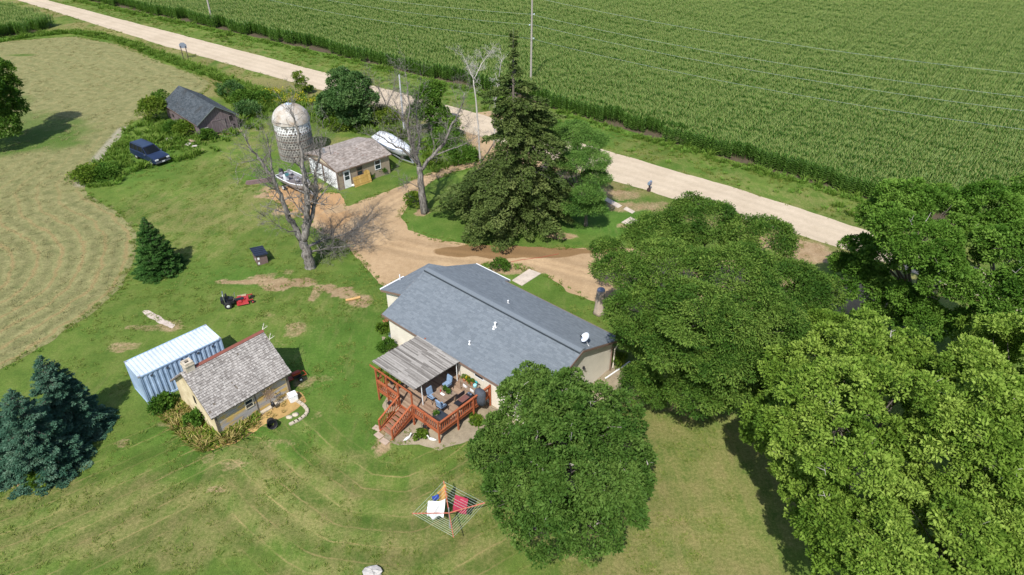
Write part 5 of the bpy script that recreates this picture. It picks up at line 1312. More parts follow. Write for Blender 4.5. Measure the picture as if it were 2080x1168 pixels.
# mown hay lying in loose fluffs
LM_HAY = leafmat('cut hay', (.17,.175,.07), (.27,.25,.11), (.37,.33,.16), .2, tcol=(1,1,.7))
hayt = [tuft(71+i, 18, .14, .40, .030, 2.2, LM_HAY) for i in range(3)]
scatter('hay_fluff', HAY, .9, hayt, 33, .4, .9, .40)
# ================================================================ vehicles, boats, furniture, poles
HDEG = HA
def hworld(u, v, z=0): p = hw(u, v); return (p[0], p[1], z)
NAVY = M('navy car paint', (.014,.024,.060), .28, .08, 2, spec=.6); DGLASS = simple('tinted glass', (.006,.008,.010), .3, 0, .25)
def wheel(parent, x, y, r, w, rim=CHROME, rr=.62):
    s = 1 if y > 0 else -1; b = MB(); b.xf = Matrix.Translation((x, y, r)) @ Matrix.Rotation(math.pi/2, 4, 'X')
    b.lathe((0,0,-w/2), [(r*.55,0),(r*.9,0),(r,w*.18),(r,w*.82),(r*.9,w),(r*.55,w)], 22); o = b.build('wheel', RUBBER, parent, smooth=True)
    b = MB(); b.xf = Matrix.Translation((x, y+s*w*.38, r)) @ Matrix.Rotation(math.pi/2, 4, 'X'); b.lathe((0,0,-.03), [(.02,-.01),(r*rr,-.01),(r*rr,.05),(r*.35,.075),(.02,.08)], 18); b.build('rim', rim, o, smooth=True)
def suv(name, label, loc, rz, paint, cat='van', pickup=False):
    t = thing(name, label, cat, loc, rz); Lh, W = 2.72, .98
    prof = [(-2.72,.42),(-2.76,.75),(-2.74,1.12),(-1.2,1.17),(1.05,1.14),(2.35,1.04),(2.66,.94),(2.74,.62),(2.70,.40)]
    b = MB(); rings = []
    for y, k in ((-W,0),(-W+.06,.05),(-W*.5,.07),(0,.08),(W*.5,.07),(W-.06,.05),(W,0)):
        kk = 0 if abs(y) == W else 1
        rings.append([(x*(1 if kk else .985), y, z + (k if z > .9 else 0)*.6) for x, z in prof])
    b.loft(rings); b.build('body', paint, t, smooth=True, bevel=.03)
    b = MB()   # glasshouse
    g0 = [(-2.70,1.14),(.98,1.14)]; 
    lo = [(-2.70,-.90,1.13),(1.02,-.90,1.13),(1.14,-.5,1.15),(1.14,.5,1.15),(1.02,.90,1.13),(-2.70,.90,1.13)]
    hi = [(-2.55,-.72,1.80),(.10,-.72,1.80),(.18,-.4,1.82),(.18,.4,1.82),(.10,.72,1.80),(-2.55,.72,1.80)]
    if pickup: lo = [(max(x, -.9), y, z) for x, y, z in lo]; hi = [(max(x, -.75), y, z) for x, y, z in hi]
    b.loft([lo, hi]); b.build('cabin_glass', DGLASS, t)
    b = MB(); x0 = -2.62 if not pickup else -.82
    b.loft([[(x0,-.75,1.79),(.12,-.75,1.79),(.26,-.4,1.80),(.26,.4,1.80),(.12,.75,1.79),(x0,.75,1.79)], [(x0+.02,-.72,1.86),(.06,-.72,1.86),(.18,-.4,1.89),(.18,.4,1.89),(.06,.72,1.86),(x0+.02,.72,1.86)]])
    b.build('roof', paint, t, smooth=True)
    for s in (-1, 1):
        b = MB()
        for xa, xb in ((1.04,.14),(.12,.02),(-.98,-1.0),(-1.82,-1.84),(-2.69,-2.56)):
            if pickup and xa < -.9: continue
            b.beam((xa,s*.905,1.13),(xb,s*.735,1.80), .07, .05)
        b.build('pillar', paint, t)
        if not pickup:
            b = MB(); b.tube([(-2.3,s*.66,1.88),(-2.2,s*.66,1.94),(-.3,s*.66,1.94),(-.2,s*.66,1.88)], .02, 6); b.build('roof_rail', BLACK, t)
        b = MB(); b.box((.86,s*1.06,1.16), (.12,.20,.15)); b.build('mirror', CHROME, t, bevel=.03)
        b = MB(); b.box((2.66,s*.70,.84), (.16,.42,.20)); b.build('headlight', simple('lamp glass', (.62,.64,.66), .15), t, bevel=.03)
        b = MB(); b.box((-2.74,s*.80,.98), (.06,.18,.36)); b.build('tail_light', simple('red lamp', (.30,.02,.02), .3), t)
        for x in (1.68, -1.62): wheel(t, x, s*.83, .40, .26, simple('pale alloy', (.60,.63,.62), .4, .4), .66)
        for xa, xb in ((-.05,.95),(-1.1,-.10)):
            b = MB(); b.box(((xa+xb)/2,s*.992,.78), (xb-xa-.03,.014,.62)); d = b.build('door', paint, t, bevel=.006)
            b = MB(); b.box((xa+.12,s*1.006,1.0), (.16,.02,.03)); b.build('handle', BLACK, d)
    b = MB(); b.box((2.72,0,.52), (.16,1.86,.22)); b.build('bumper', simple('dull bumper', (.10,.105,.12), .4), t, bevel=.04)
    b = MB(); b.box((-2.78,0,.55), (.14,1.86,.20)); b.build('bumper', simple('dull bumper', (.10,.105,.12), .4), t, bevel=.04)
    b = MB(); b.box((2.73,0,.84), (.06,.95,.20)); b.box((2.765,0,.84), (.02,.98,.04)); b.build('grille', BLACK, t)
    b = MB(); b.box((2.81,.0,.55), (.02,.32,.15)); b.build('licence_plate', WHITE, t)
    if not pickup: b = MB(); b.box((.86,0,1.235), (.12,1.3,.012), tilt=(.5,'Y')); b.build('sunshade', simple('pale green sunshade', (.30,.42,.36), .6), t)
    return t
a_ = G(311,336); c_ = G(279,322); ang_ = math.atan2(a_[1]-c_[1], a_[0]-c_[0]); nx, ny = -math.sin(ang_), math.cos(ang_)
suv('van', 'dark blue long wagon with grey wheels parked on grass by the hay field', ((a_[0]+c_[0])/2+nx*.86, (a_[1]+c_[1])/2+ny*.86, 0), ang_, NAVY, 'car')
rang = math.atan2(RU[5][1]-RU[4][1], RU[5][0]-RU[4][0])
suv('pickup', 'dark blue pickup truck half hidden behind the tall ragged spruce', (*G(1052,268), 0), rang, M('dark blue truck paint', (.02,.035,.085), .25, .08, 2, spec=.6), 'truck', True)

# ---------------------------------------------------------------- boats
ALU = M('aluminium hull', (.42,.43,.45), .45, .12, 2, 0, 20, .5); BWH = simple('white gelcoat', (.70,.72,.74), .3)
def hull(rows, mb, flip=False):
    """rows: (x, half beam, keel z, sheer z) from stern to bow"""
    R = []
    for x, hb, kz, szz in rows: R.append([(x,-hb,szz),(x,-hb*.93,szz*.55+kz*.45),(x,-hb*.62,kz+.10*(szz-kz)),(x,0,kz),(x,hb*.62,kz+.10*(szz-kz)),(x,hb*.93,szz*.55+kz*.45),(x,hb,szz)])
    mb.loft(R, cap=True, closed=False)
q0 = G(552,392); q1 = G(624,402)
bt = thing('fishing_boat', 'open silver fishing boat with black outboard motor on a trailer', 'boat', (-24.0, 70.3, 0), math.radians(-42))
rows = [(-2.5,1.0,.62,1.28),(-1,1.06,.60,1.30),(.5,1.02,.62,1.34),(1.6,.78,.70,1.40),(2.4,.36,.92,1.46),(2.72,.03,1.25,1.5)]
b = MB(); hull(rows, b); hl = b.build('hull', ALU, bt, smooth=True)
b = MB(); pts = [(x,-hb,s_) for x,hb,k,s_ in rows] ; b.tube(pts, .05, 6); pts = [(x,hb,s_) for x,hb,k,s_ in rows]; b.tube(pts, .05, 6); b.tube([(-2.5,-1,1.28),(-2.5,1,1.28)], .05, 6); b.build('gunwale', BWH, bt)
b = MB(); b.loft([[(x,-hb*.94,.98),(x,hb*.94,.98)] for x,hb,k,s_ in rows[:4]]+[[(2.3,-.3,1.1),(2.3,.3,1.1)]], cap=False, closed=False); b.b2(1.0,2.1,-.5,.5,1.0,1.18); b.build('deck_floor', M('grey boat carpet', (.15,.135,.14), .95, .2, 5), bt)
b = MB(); b.box((-1.1,-.45,1.33), (.5,.45,.66)); b.build('console', BWH, bt, bevel=.04); b = MB(); b.box((-.78,-.45,1.78), (.03,.5,.32), tilt=(-.5,'Y')); b.build('windscreen', simple('teal windscreen', (.06,.16,.18), .1), bt)
for x, y in ((-1.75,-.5),(-1.75,.5),(.3,.0)):
    b = MB(); b.lathe((x,y,.98), [(.05,0),(.05,.25),(.22,.27),(.24,.36),(.02,.38)], 12); b.box((x-.2,y,1.50), (.08,.40,.38)); b.build('seat', simple('grey seat', (.34,.33,.36), .6), bt, smooth=True)
b = MB(); b.lathe((-2.72,0,1.15), [(.02,0),(.22,.02),(.27,.25),(.24,.48),(.12,.58),(.02,.60)], 14, sx=1.25); b.box((-2.75,0,.8), (.16,.14,.8)); b.build('outboard_motor', BLACK, bt, smooth=True)
b = MB()
for y in (-.5,.5): b.beam((-2.4,y,.50),(1.6,y,.55), .08, .1)
b.beam((1.5,.5,.55),(3.3,0,.5), .08, .1); b.beam((1.5,-.5,.55),(3.3,0,.5), .08, .1); b.beam((-1.0,-1,.36),(-1.0,1,.36), .08, .08); b.build('trailer_frame', STEEL, bt)
for s in (-1, 1): wheel(bt, -1.0, s*1.02, .32, .2, BWH)
b = MB(); b.tube([(3.2,0,.5),(3.2,0,.03)], .03, 6); b.build('jack', STEEL, bt)
t = thing('covered_boat', 'large boat shrink-wrapped in shiny white cover beside the garage', 'boat', (-14.5,80.0,0), math.radians(-52))
COVER = M('white shrink wrap', (.66,.69,.74), .32, .07, 1.5, .02, 5, spec=.5)
b = MB(); R = []
for x, hb, kz, sz_, tz in ((-3.9,.95,.85,1.35,1.55),(-3.2,1.15,.65,1.5,2.1),(-1.4,1.25,.60,1.55,2.35),(.8,1.22,.62,1.62,2.25),(2.4,.88,.75,1.7,2.0),(3.4,.42,1.0,1.75,1.88),(3.9,.05,1.3,1.78,1.8)):
    R.append([(x,-hb,sz_),(x,-hb*.9,(sz_+kz)/2),(x,-hb*.5,kz+.05),(x,0,kz),(x,hb*.5,kz+.05),(x,hb*.9,(sz_+kz)/2),(x,hb,sz_),(x,hb*.55,sz_*.35+tz*.65),(x,0,tz),(x,-hb*.55,sz_*.35+tz*.65)])
b.loft(R); b.build('cover', COVER, t, smooth=True)
b = MB()
for x in (-2.6,-.4,1.6): b.lathe((x,0,1.45), [(1.0,0),(1.02,.03)], 4); 
b = MB(); b.tube([(-2.9,-1.24,1.45),(-.5,-1.29,1.5),(1.6,-1.12,1.58),(3.3,-.5,1.68)], .022, 5); b.tube([(-2.9,1.24,1.45),(-.5,1.29,1.5),(1.6,1.12,1.58),(3.3,.5,1.68)], .022, 5); b.build('strap', simple('blue strap', (.10,.18,.36), .6), t)
b = MB()
for y in (-.6,.6): b.beam((-3.4,y,.5),(2.6,y,.55), .1, .12)
b.beam((2.5,.6,.55),(4.6,0,.5), .1, .1); b.beam((2.5,-.6,.55),(4.6,0,.5), .1, .1); b.beam((-1.2,-1.1,.38),(-1.2,1.1,.38), .1, .1)
for x in (-2.8,0,1.8): b.beam((x,0,.5),(x,0,.72), .9, .1)
b.build('trailer_frame', STEEL, t)
for s in (-1, 1):
    for x in (-1.6,-.8): wheel(t, x, s*1.1, .33, .22, BWH)

# ---------------------------------------------------------------- lawn machines
REDP = simple('red mower paint', (.36,.035,.035), .35); ORG = simple('orange red paint', (.34,.05,.022), .4)
mp = G(480, 617); t = thing('lawn_mower', 'red and black zero turn mower with a roll bar on the lawn', 'lawn mower', (*mp, 0), math.radians(22))
b = MB(); b.loft([[(.05,-.62,.14),(1.05,-.62,.14),(1.05,.62,.14),(.05,.62,.14)],[(.1,-.58,.30),(.98,-.52,.30),(.98,.52,.30),(.1,.58,.30)]]); b.box((.35,-.35,.36),(.3,.32,.12)); b.box((.35,.35,.36),(.3,.32,.12)); b.cyl((.62,0,.30),.2,.1,14); b.build('mower_deck', REDP, t, bevel=.02)
b = MB(); b.box((-.55,0,.42),(.95,.72,.26)); b.box((.25,0,.40),(.9,.36,.14)); b.box((-.95,0,.62),(.38,.66,.36)); b.build('chassis', BLACK, t, bevel=.04)
b = MB(); b.box((-.38,0,.66),(.48,.50,.14)); b.box((-.62,0,.92),(.13,.48,.46),tilt=(-.2,'Y')); b.build('seat', BLACK, t, bevel=.05)
b = MB(); b.box((1.2,-.42,.38),(.44,.07,.07)); b.box((1.2,.42,.38),(.44,.07,.07)); b.box((1.02,0,.40),(.1,.9,.08)); b.build('front_frame', REDP, t)
for s in (-1, 1): wheel(t, -.62, s*.52, .30, .26, simple('pale wheel', (.60,.62,.62), .4), .55); wheel(t, 1.36, s*.42, .15, .12, REDP, .5)
b = MB(); b.tube([(-.80,-.42,.5),(-.86,-.42,1.25),(-.86,-.30,1.33),(-.86,.30,1.33),(-.86,.42,1.25),(-.80,.42,.5)], .03, 8); b.build('roll_bar', CHROME, t)
for s in (-1, 1): b = MB(); b.tube([(-.15,s*.32,.6),(.05,s*.33,.95),(.06,s*.08,1.0)], .018, 6); b.build('lever', CHROME, t)
b = MB(); b.loft([[(.2,.62,.22),(.9,.62,.22),(.9,.66,.32),(.2,.66,.32)],[(.15,1.02,.14),(.95,1.02,.14),(.95,1.02,.17),(.15,1.02,.17)]]); b.build('discharge_chute', simple('tan chute', (.42,.34,.22), .7), t)
tp = sw(6.25, 1.05); t = thing('garden_tractor', 'small orange red garden tractor in the shadow of the shed', 'tractor', (*tp, 0), math.radians(38))
t.scale = (.9,.9,.9); b = MB(); b.box((.55,0,.70),(.72,.40,.22)); b.box((-.1,0,.42),(.7,.62,.10)); b.build('hood', ORG, t, bevel=.05)
b = MB(); b.box((.58,0,.52),(.62,.36,.16)); b.build('engine', BLACK, t)
for q in (-1, 1): b = MB(); b.box((-.5,q*.36,.64),(.55,.20,.10)); b.build('fender', ORG, t, bevel=.04)
b = MB(); b.box((.2,0,.36),(1.5,.34,.14)); b.build('chassis', BLACK, t)
b = MB(); b.box((-.42,0,.78),(.38,.42,.12)); b.box((-.6,0,.98),(.1,.42,.34)); b.build('seat', BLACK, t, bevel=.04)
b = MB(); b.tube([(.15,0,.75),(-.02,0,1.02)], .02, 6); b.xf = Matrix.Translation((-.03,0,1.03)) @ Matrix.Rotation(-.6, 4, 'Y'); b.tube([(.17*math.cos(a),.17*math.sin(a),0) for a in np.linspace(0,2*math.pi,15)], .016, 6, cap=False); b.build('steering_wheel', BLACK, t)
for s in (-1, 1): wheel(t, -.5, s*.46, .30, .24, WHITE, .5); wheel(t, .72, s*.38, .20, .15, WHITE, .5)
b = MB(); b.tube([(.9,-.3,.45),(1.3,-.3,.40),(1.3,.3,.40),(.9,.3,.45)], .035, 6); b.build('front_loader_bar', ORG, t)

# ---------------------------------------------------------------- clothes dryer and the washing on it
cp = G(912, 1062); CZ = 1.75
def cd(px, py): x, y = G(px, py, CZ+.12); return Vector((x-cp[0], y-cp[1], CZ+.12))
t = thing('clothes_dryer', 'rotary clothes dryer with red arms standing on the lawn', 'clothes dryer', (*cp, 0))
E4 = [cd(837,1043), cd(901,977), cd(986,1021), cd(921,1091)]; hub = (E4[0]+E4[1]+E4[2]+E4[3])/4; hub.z = CZ-.32
b = MB(); b.tube([(hub.x*.9,hub.y*.9,0),(hub.x,hub.y,1.0),(hub.x,hub.y,CZ+.12)], .035, 8); b.tube([(hub.x*.9,hub.y*.9,0),(hub.x*.9,hub.y*.9,.5)], .05, 8); b.build('pole', STEEL, t)
armm = simple('faded red arm', (.50,.15,.10), .5)
for e in E4: b = MB(); b.beam(hub, e, .045, .045); b.build('arm', armm, t)
lines = MB()
for f in (.38,.48,.58,.68,.78,.88,.98):
    for i in range(4):
        p0 = hub.lerp(E4[i], f); p1 = hub.lerp(E4[(i+1)%4], f); m_ = (p0+p1)/2; m_.z -= .03; lines.tube([p0, m_, p1], .0065, 4)
lines.build('line', simple('pale cord', (.50,.58,.52), .6), t)['kind'] = 'stuff'
def cloth(name, label, c0, c1, drop, mat, out, seed, cat, sag=.06, n=14, m=10, amp=1.0):
    """cloth pegged between two points, hanging down with folds and billowing outwards"""
    rng = np.random.default_rng(seed); a, c = Vector(c0), Vector(c1); o = Vector(out); V = []; F = []
    base = Vector((cp[0], cp[1], 0))
    for j in range(m+1):
        for i in range(n+1):
            s = i/n; d = j/m; p = a.lerp(c, s); w_ = amp*(.05*math.sin(s*math.pi*3.3+seed)*d + .03*math.sin(s*9+seed*2+d*3)*d + .04*math.sin(s*5+d*6+seed))
            p = p + Vector((0,0,-drop*d*(1-.10*math.sin(s*math.pi)*0) - sag*math.sin(math.pi*s))) + o*(math.sin(d*1.5)*.55*drop + w_*.6)
            V.append(p+base)
    for j in range(m):
        for i in range(n): F.append((j*(n+1)+i, j*(n+1)+i+1, (j+1)*(n+1)+i+1, (j+1)*(n+1)+i))
    b = MB(); b.add(V, F); ob = b.build(name, mat, None, smooth='all'); sm = ob.modifiers.new('th', 'SOLIDIFY'); sm.thickness = .012
    return tag(ob, label, cat, 'washing on the clothes dryer')
def cl(px, py, z=CZ+.14): x, y = G(px, py, z); return (x-cp[0], y-cp[1], z)
cloth('towel', 'orange yellow towel hanging at the far corner of the clothes dryer', cl(888,1000), cl(905,983), .85, M('orange yellow terry', (.56,.33,.10), .95, .1, 6), (.35,-.55,0), 1, 'towel', amp=1.6)
cloth('towel', 'dark pink red towel with a pale stripe on the clothes dryer', cl(925,1004), cl(952,1013), .95, M('raspberry terry', (.30,.030,.060), .95, .12, 6), (-.3,-.75,0), 2, 'towel', amp=1.5)
cloth('shirt', 'bright blue garment bunched between the white sheet and yellow towel', cl(877,1008), cl(890,1003), .35, M('royal blue cotton', (.03,.07,.36), .9, .15, 6), (.2,-.3,0), 3, 'garment')
cloth('sheet', 'rumpled white sheet hung over the clothes dryer lines', cl(869,1019), cl(905,1012), .95, M('white cotton sheet', (.72,.73,.77), .95, .05, 4, .03, 6), (-.15,-.85,0), 4, 'bed sheet', .10, amp=3.2)
x, y = G(757, 1166); o = MB().blob((0,0,.1),(.55,.4,.28),10,jit=.2).build('rock', M('pale limestone', (.44,.42,.40), .95, .2, 2, .02, 8), None); o.location = (x, y, 0); tag(o, 'pale rock in the lawn at the bottom edge of the photo', 'rock')

# ---------------------------------------------------------------- poles, wires, sign, mailbox
POLEW = wood_mat('grey utility pole wood', (.25,.225,.20), (.40,.37,.34), (4,4,.5), .9)
def upole(px, py, label, hgt, rows):
    x, y = G(px, py); t = thing('utility_pole', label, 'utility pole', (x, y, 0), 0, 'poles along the road'); b = MB(); b.tube([(0,0,-.1),(0,0,hgt)], [.17,.11], 10); b.build('pole', POLEW, t, smooth=True)
    for i, z in enumerate(rows):
        if z > hgt: continue
        s = -1 if i % 2 else 1; b = MB(); b.tube([(0,0,z-.04),(s*.28,-.16,z)], .025, 6); b.lathe((s*.33,-.18,z-.08), [(.03,0),(.075,.03),(.05,.08),(.075,.12),(.03,.17)], 10); b.build('insulator', simple('pale blue insulator', (.52,.60,.68), .3), t)
    return x, y
px1 = G(1078,188); zz = [ZH(*px1, y) for y in (-6, 28, 50, 77)]
HP = zz[0]+1.0
p1 = upole(1078, 188, 'tall grey utility pole across the road behind the ragged spruce', HP, zz[1:])
p2 = upole(433, 52, 'grey utility pole at the corn edge near the top left', HP, zz[1:])
p3 = (p1[0]*2-p2[0], p1[1]*2-p2[1])
def wire(z, i, sag=1.3):
    b = MB(); s = -1 if i % 2 else 1; pts = []
    for (a, c) in ((p2, p1), (p1, p3)):
        for k in range(14):
            f = k/14; pts.append((a[0]+(c[0]-a[0])*f+s*.33*(i > 0), a[1]+(c[1]-a[1])*f-.18*(i > 0), z-sag*4*f*(1-f)))
    e = p2; pts = [(e[0]-30, e[1]+20, z-.6)] + pts + [(p3[0], p3[1], z)]
    b.tube(pts, .011, 4); o = b.build('power_line', simple('pale aluminium wire', (.42,.48,.46), .5, .3), None)
    tag(o, ('topmost of the four power lines running along the road','second power line from the top along the road','third power line from the top along the road','lowest of the four power lines running along the road')[i], 'power line', 'power lines')
for i, z in enumerate(zz): wire(z, i)
x, y = G(378, 120); rd = math.atan2(RU[3][1]-RU[2][1], RU[3][0]-RU[2][0])
t = thing('road_sign', 'grey backed road sign on two dark posts beside the road', 'sign', (x, y, 0), rd+.6)
for s in (-.42, .42): b = MB(); b.box((s,0,1.1),(.10,.10,2.2)); b.build('post', simple('dark post', (.07,.055,.05), .8), t)
b = MB(); b.extrude([(-.62,.055,1.85),(.62,.055,1.85),(.62,.055,2.45),(.25,.055,2.75),(-.25,.055,2.75),(-.62,.055,2.45)], (0,.02,0)); b.build('panel', simple('blue grey sign back', (.20,.23,.29), .5, .2), t)
x, y = G(1318, 388); t = thing('mailbox', 'blue grey mailbox on a dark post at the edge of the road', 'mailbox', (x, y, 0), rd)
b = MB(); b.box((0,0,.42),(.12,.12,.86)); b.box((.0,-.05,.16),(.34,.3,.32)); b.build('post', simple('dark brown post', (.06,.035,.03), .9), t)
b = MB(); rg = []
for yy in (-.32, .32): rg.append([(-.13,yy,.86),(.13,yy,.86)] + [(.13*math.cos(a), yy, 1.06+.13*math.sin(a)) for a in np.linspace(0, math.pi, 9)])
b.loft(rg); b.build('box', simple('blue grey tin', (.18,.24,.32), .45), t, smooth=True); b = MB(); b.box((0,.1,.74),(.2,.42,.16)); b.build('paper_tube', simple('dull purple tube', (.10,.08,.14), .7), t)
b = MB(); b.box((.145,-.1,1.12),(.015,.05,.2)); b.build('flag', simple('red flag', (.4,.03,.03), .6), t)
x, y = G(822, 275); t = thing('yard_pole', 'tall white metal pole with a box at its base behind the garage', 'pole', (x, y, 0)); b = MB(); zt = ZH(x, y, 152); b.tube([(0,0,0),(0,0,zt)], [.13,.09], 8); b.build('pole', simple('white pole', (.46,.47,.50), .5), t)
b = MB(); b.box((0,-.16,.55),(.4,.3,.8)); b.build('meter_box', simple('pale blue box', (.48,.56,.62), .5), t, bevel=.03)

# ---------------------------------------------------------------- yard things
x, y = G(1217, 636); t = thing('tree_stump', 'tall pale stripped tree stump with a blue grey top by the driveway', 'stump', (x, y, 0))
b = MB(); n = 18; rg = []
for z, r in ((0,.52),(.25,.43),(.7,.37),(1.3,.34),(1.9,.32),(2.3,.31)): rg.append([(r*(1+.12*math.sin(k*2.1+z)+.07*math.sin(k*4.3))*math.cos(2*math.pi*k/n), r*(1+.12*math.sin(k*2.1+z))*math.sin(2*math.pi*k/n), z) for k in range(n)])
b.loft(rg); b.build('trunk', wood_mat('stripped stump wood', (.26,.20,.155), (.50,.42,.35), (4,4,.6), .9), t, smooth='all')
b = MB(); b.lathe((0,0,2.301), [(.30,0),(.34,.06),(.30,.14),(.05,.16)], 14); b.build('cap', simple('blue grey bowl', (.24,.27,.38), .6), t, smooth=True)
x, y = G(718, 609); t = tag(MB().tube([(-.62,-.22,.11),(0,0,.11),(.55,.25,.12)], [.11,.12,.13], 10).build('log', wood_mat('yellow peeled log', (.40,.235,.09), (.56,.36,.16), (1,6,6)), None, smooth=True), 'yellow peeled log lying on bare dirt in the lawn', 'log'); t.location = (x, y, 0)
x, y = G(952, 417); t = tag(MB().lathe((0,0,0), [(.05,0),(.26,.02),(.29,.3),(.29,.6),(.26,.86),(.05,.88)], 18).build('barrel', simple('pale blue white barrel', (.50,.58,.66), .5), None, smooth=True), 'pale blue white barrel at the left foot of the ragged spruce', 'barrel'); t.location = (x, y, 0)
x, y = G(553, 865); t = thing('water_tub', 'black plastic tub lying in the straw bed by the shed', 'tub', (x, y, 0), .5)
b = MB(); b.xf = Matrix.Translation((0,0,.30)) @ Matrix.Rotation(1.25, 4, 'X'); b.lathe((0,0,-.32), [(.24,0),(.27,.02),(.33,.6),(.36,.62),(.35,.66),(.31,.64),(.26,.1),(.02,.08)], 20); b.build('body', BLACK, t, smooth=True)
x, y = G(596, 812); t = thing('crate', 'white box standing at the shed corner, end of the stone edging', 'box', (x, y, 0), SHA and math.radians(35))
b = MB(); b.box((0,0,.26),(.58,.58,.52)); b.box((0,0,.54),(.63,.63,.05)); b.build('body', WHITE, t, bevel=.03)
stonem = M('cream edging stone', (.46,.40,.31), .95, .15, 3, .01, 14)
edge_px = [(603,815),(609,819),(615,823),(620,828),(624,835),(622,842),(616,848),(609,853),(602,857),(594,861)]
for k, (a, c) in enumerate(edge_px):
    x, y = G(a, c); o = MB().box((0,0,.07),(.42,.24,.15),0).build('edging_stone', stonem, None, bevel=.03); n_ = edge_px[min(k+1, 9)]; p_ = edge_px[max(0,k-1)]; g0, g1 = G(*p_), G(*n_)
    o.location = (x, y, 0); o.rotation_euler = (0,0,math.atan2(g1[1]-g0[1], g1[0]-g0[0])); tag(o, 'cream edging stone in the curved row round the straw bed by the shed', 'stone', 'edging stones round the straw bed')
for k, (a, c) in enumerate(((588,848),(600,843))):
    x, y = G(a, c); o = MB().blob((0,0,.04),(.26,.2,.10),9,jit=.12).build('flat_stone', stonem, None, smooth='all'); o.location = (x, y, 0); tag(o, ('pale flat stone lying in straw, nearer the black tub','pale flat stone lying in straw, nearer the curved edging')[k], 'stone')
x, y = sw(3.75, -.45); t = thing('wind_spinner', 'rusty metal flower wheel on a pole in front of the shed wall', 'garden ornament', (x, y, 0), SHA and .853)
b = MB(); b.tube([(0,0,0),(0,0,1.5)], .018, 6); b.build('pole', BLACK, t)
b = MB(); b.xf = Matrix.Translation((0,-.04,1.5)) @ Matrix.Rotation(math.pi/2-.35, 4, 'X')
for k in range(18):
    a = k*2*math.pi/18; rr = .42 if k % 2 else .30; b.beam((.06*math.cos(a),.06*math.sin(a),0),(rr*math.cos(a),rr*math.sin(a),.02), .05, .012); b.blob((rr*math.cos(a),rr*math.sin(a),.02),(.055,.055,.02),6)
b.tube([(.30*math.cos(a),.30*math.sin(a),0) for a in np.linspace(0,2*math.pi,19)], .012, 5, cap=False); b.build('flower', simple('rusty bronze', (.22,.15,.10), .7, .3), t)
b = MB(); b.blob((.05,-.1,.55),(.16,.16,.22),8,jit=.2); b.build('pot', BLACK, t, smooth='all')
x, y = G(528, 370); t = thing('plank_stack', 'stack of dark purple brown planks on the grass left of the fishing boat', 'planks', (x, y, 0), math.radians(20))
for k, (yy, z, l) in enumerate(((-.25,.06,2.9),(.05,.06,3.1),(.3,.06,2.7),(-.1,.18,3.0),(.18,.18,2.8),(.0,.30,2.9))):
    b = MB(); b.box((0,yy,z),(l,.26,.10), random.uniform(-.03,.03)); b.build('plank', wood_mat('purple brown plank', (.13,.085,.08), (.24,.17,.165), (1,8,8)), t)
for k, (px, py, l) in enumerate(((733,377,1.15),(750,371,.55))):
    x, y = G(px, py); t = thing('fence_panel', ('wide yellow wooden board panel leaning on the garage wall','narrow yellow wooden gate with an arched top leaning by the garage')[k], 'panel', (x, y, 0), math.radians(43)); b = MB(); R_ = Matrix.Rotation(-.22, 4, 'X'); b.xf = R_
    w_ = (1.5,.75)[k]; h_ = (1.15,1.35)[k]
    for i in range(int(w_/.15)): b.b2(-w_/2+i*.15, -w_/2+i*.15+.143, 0, .025, 0, h_ + (.16*math.sin(math.pi*(i+.5)/int(w_/.15)) if k else 0), av=random.random())
    b.build('boards', wood_mat('yellow pine boards', (.36,.225,.06), (.52,.35,.12), (9,9,1)), t); b = MB(); b.xf = R_; b.b2(-w_/2,w_/2,-.03,-.002,.2,.3); b.b2(-w_/2,w_/2,-.03,-.002,h_-.35,h_-.25); b.build('rail', wood_mat('yellow pine boards', (.36,.225,.06), (.52,.35,.12), (1,9,9)), t)
x, y = G(718, 379); o = MB().blob((0,0,.16),(.2,.16,.17),8,jit=.1).build('white_sack', simple('white sack', (.6,.6,.58), .8), None, smooth='all'); o.location = (x, y, 0); tag(o, 'small white sack on the ground by the garage door', 'sack')
for k, (px, py, sx, sy, lb) in enumerate(((346,285,.55,.3,'white board lying in weeds behind the dark van'),(383,296,.42,.28,'white slab in the weeds below the barn gable, left of two'),(391,289,.5,.3,'tan slab in the weeds directly under the barn gable'),(396,300,.4,.3,'pale slab in the weeds, nearest the mown grass'))):
    x, y = G(px, py); o = MB().box((0,0,.22),(sx*1.7,sy*1.9,.12),.4+k,tilt=(.15,'X')).build('slab', M('pale debris', (.52,.47,.42) if k != 2 else (.42,.31,.22), .9, .1, 3), None, bevel=.02); o.location = (x, y, 0); tag(o, lb, 'debris')
o = MB().tube([(0,0,.06),(1.1,1.0,.06),(2.1,1.95,.06)], .06, 8).build('drain_pipe', WHITE, None, smooth=True); g0 = G(1229,770); o.location = (*g0, 0); tag(o, 'white drain pipe lying on rocks at the corner of the house', 'pipe')
hz = P((1003,537),(1030,534),(1060,528),(1100,523),(1135,516)); o = MB().tube([(p[0],p[1],.03) for p in hz], .022, 6).build('garden_hose', simple('red hose', (.30,.05,.03), .6), None, smooth=True); tag(o, 'thin red garden hose lying across the gravel driveway', 'hose')
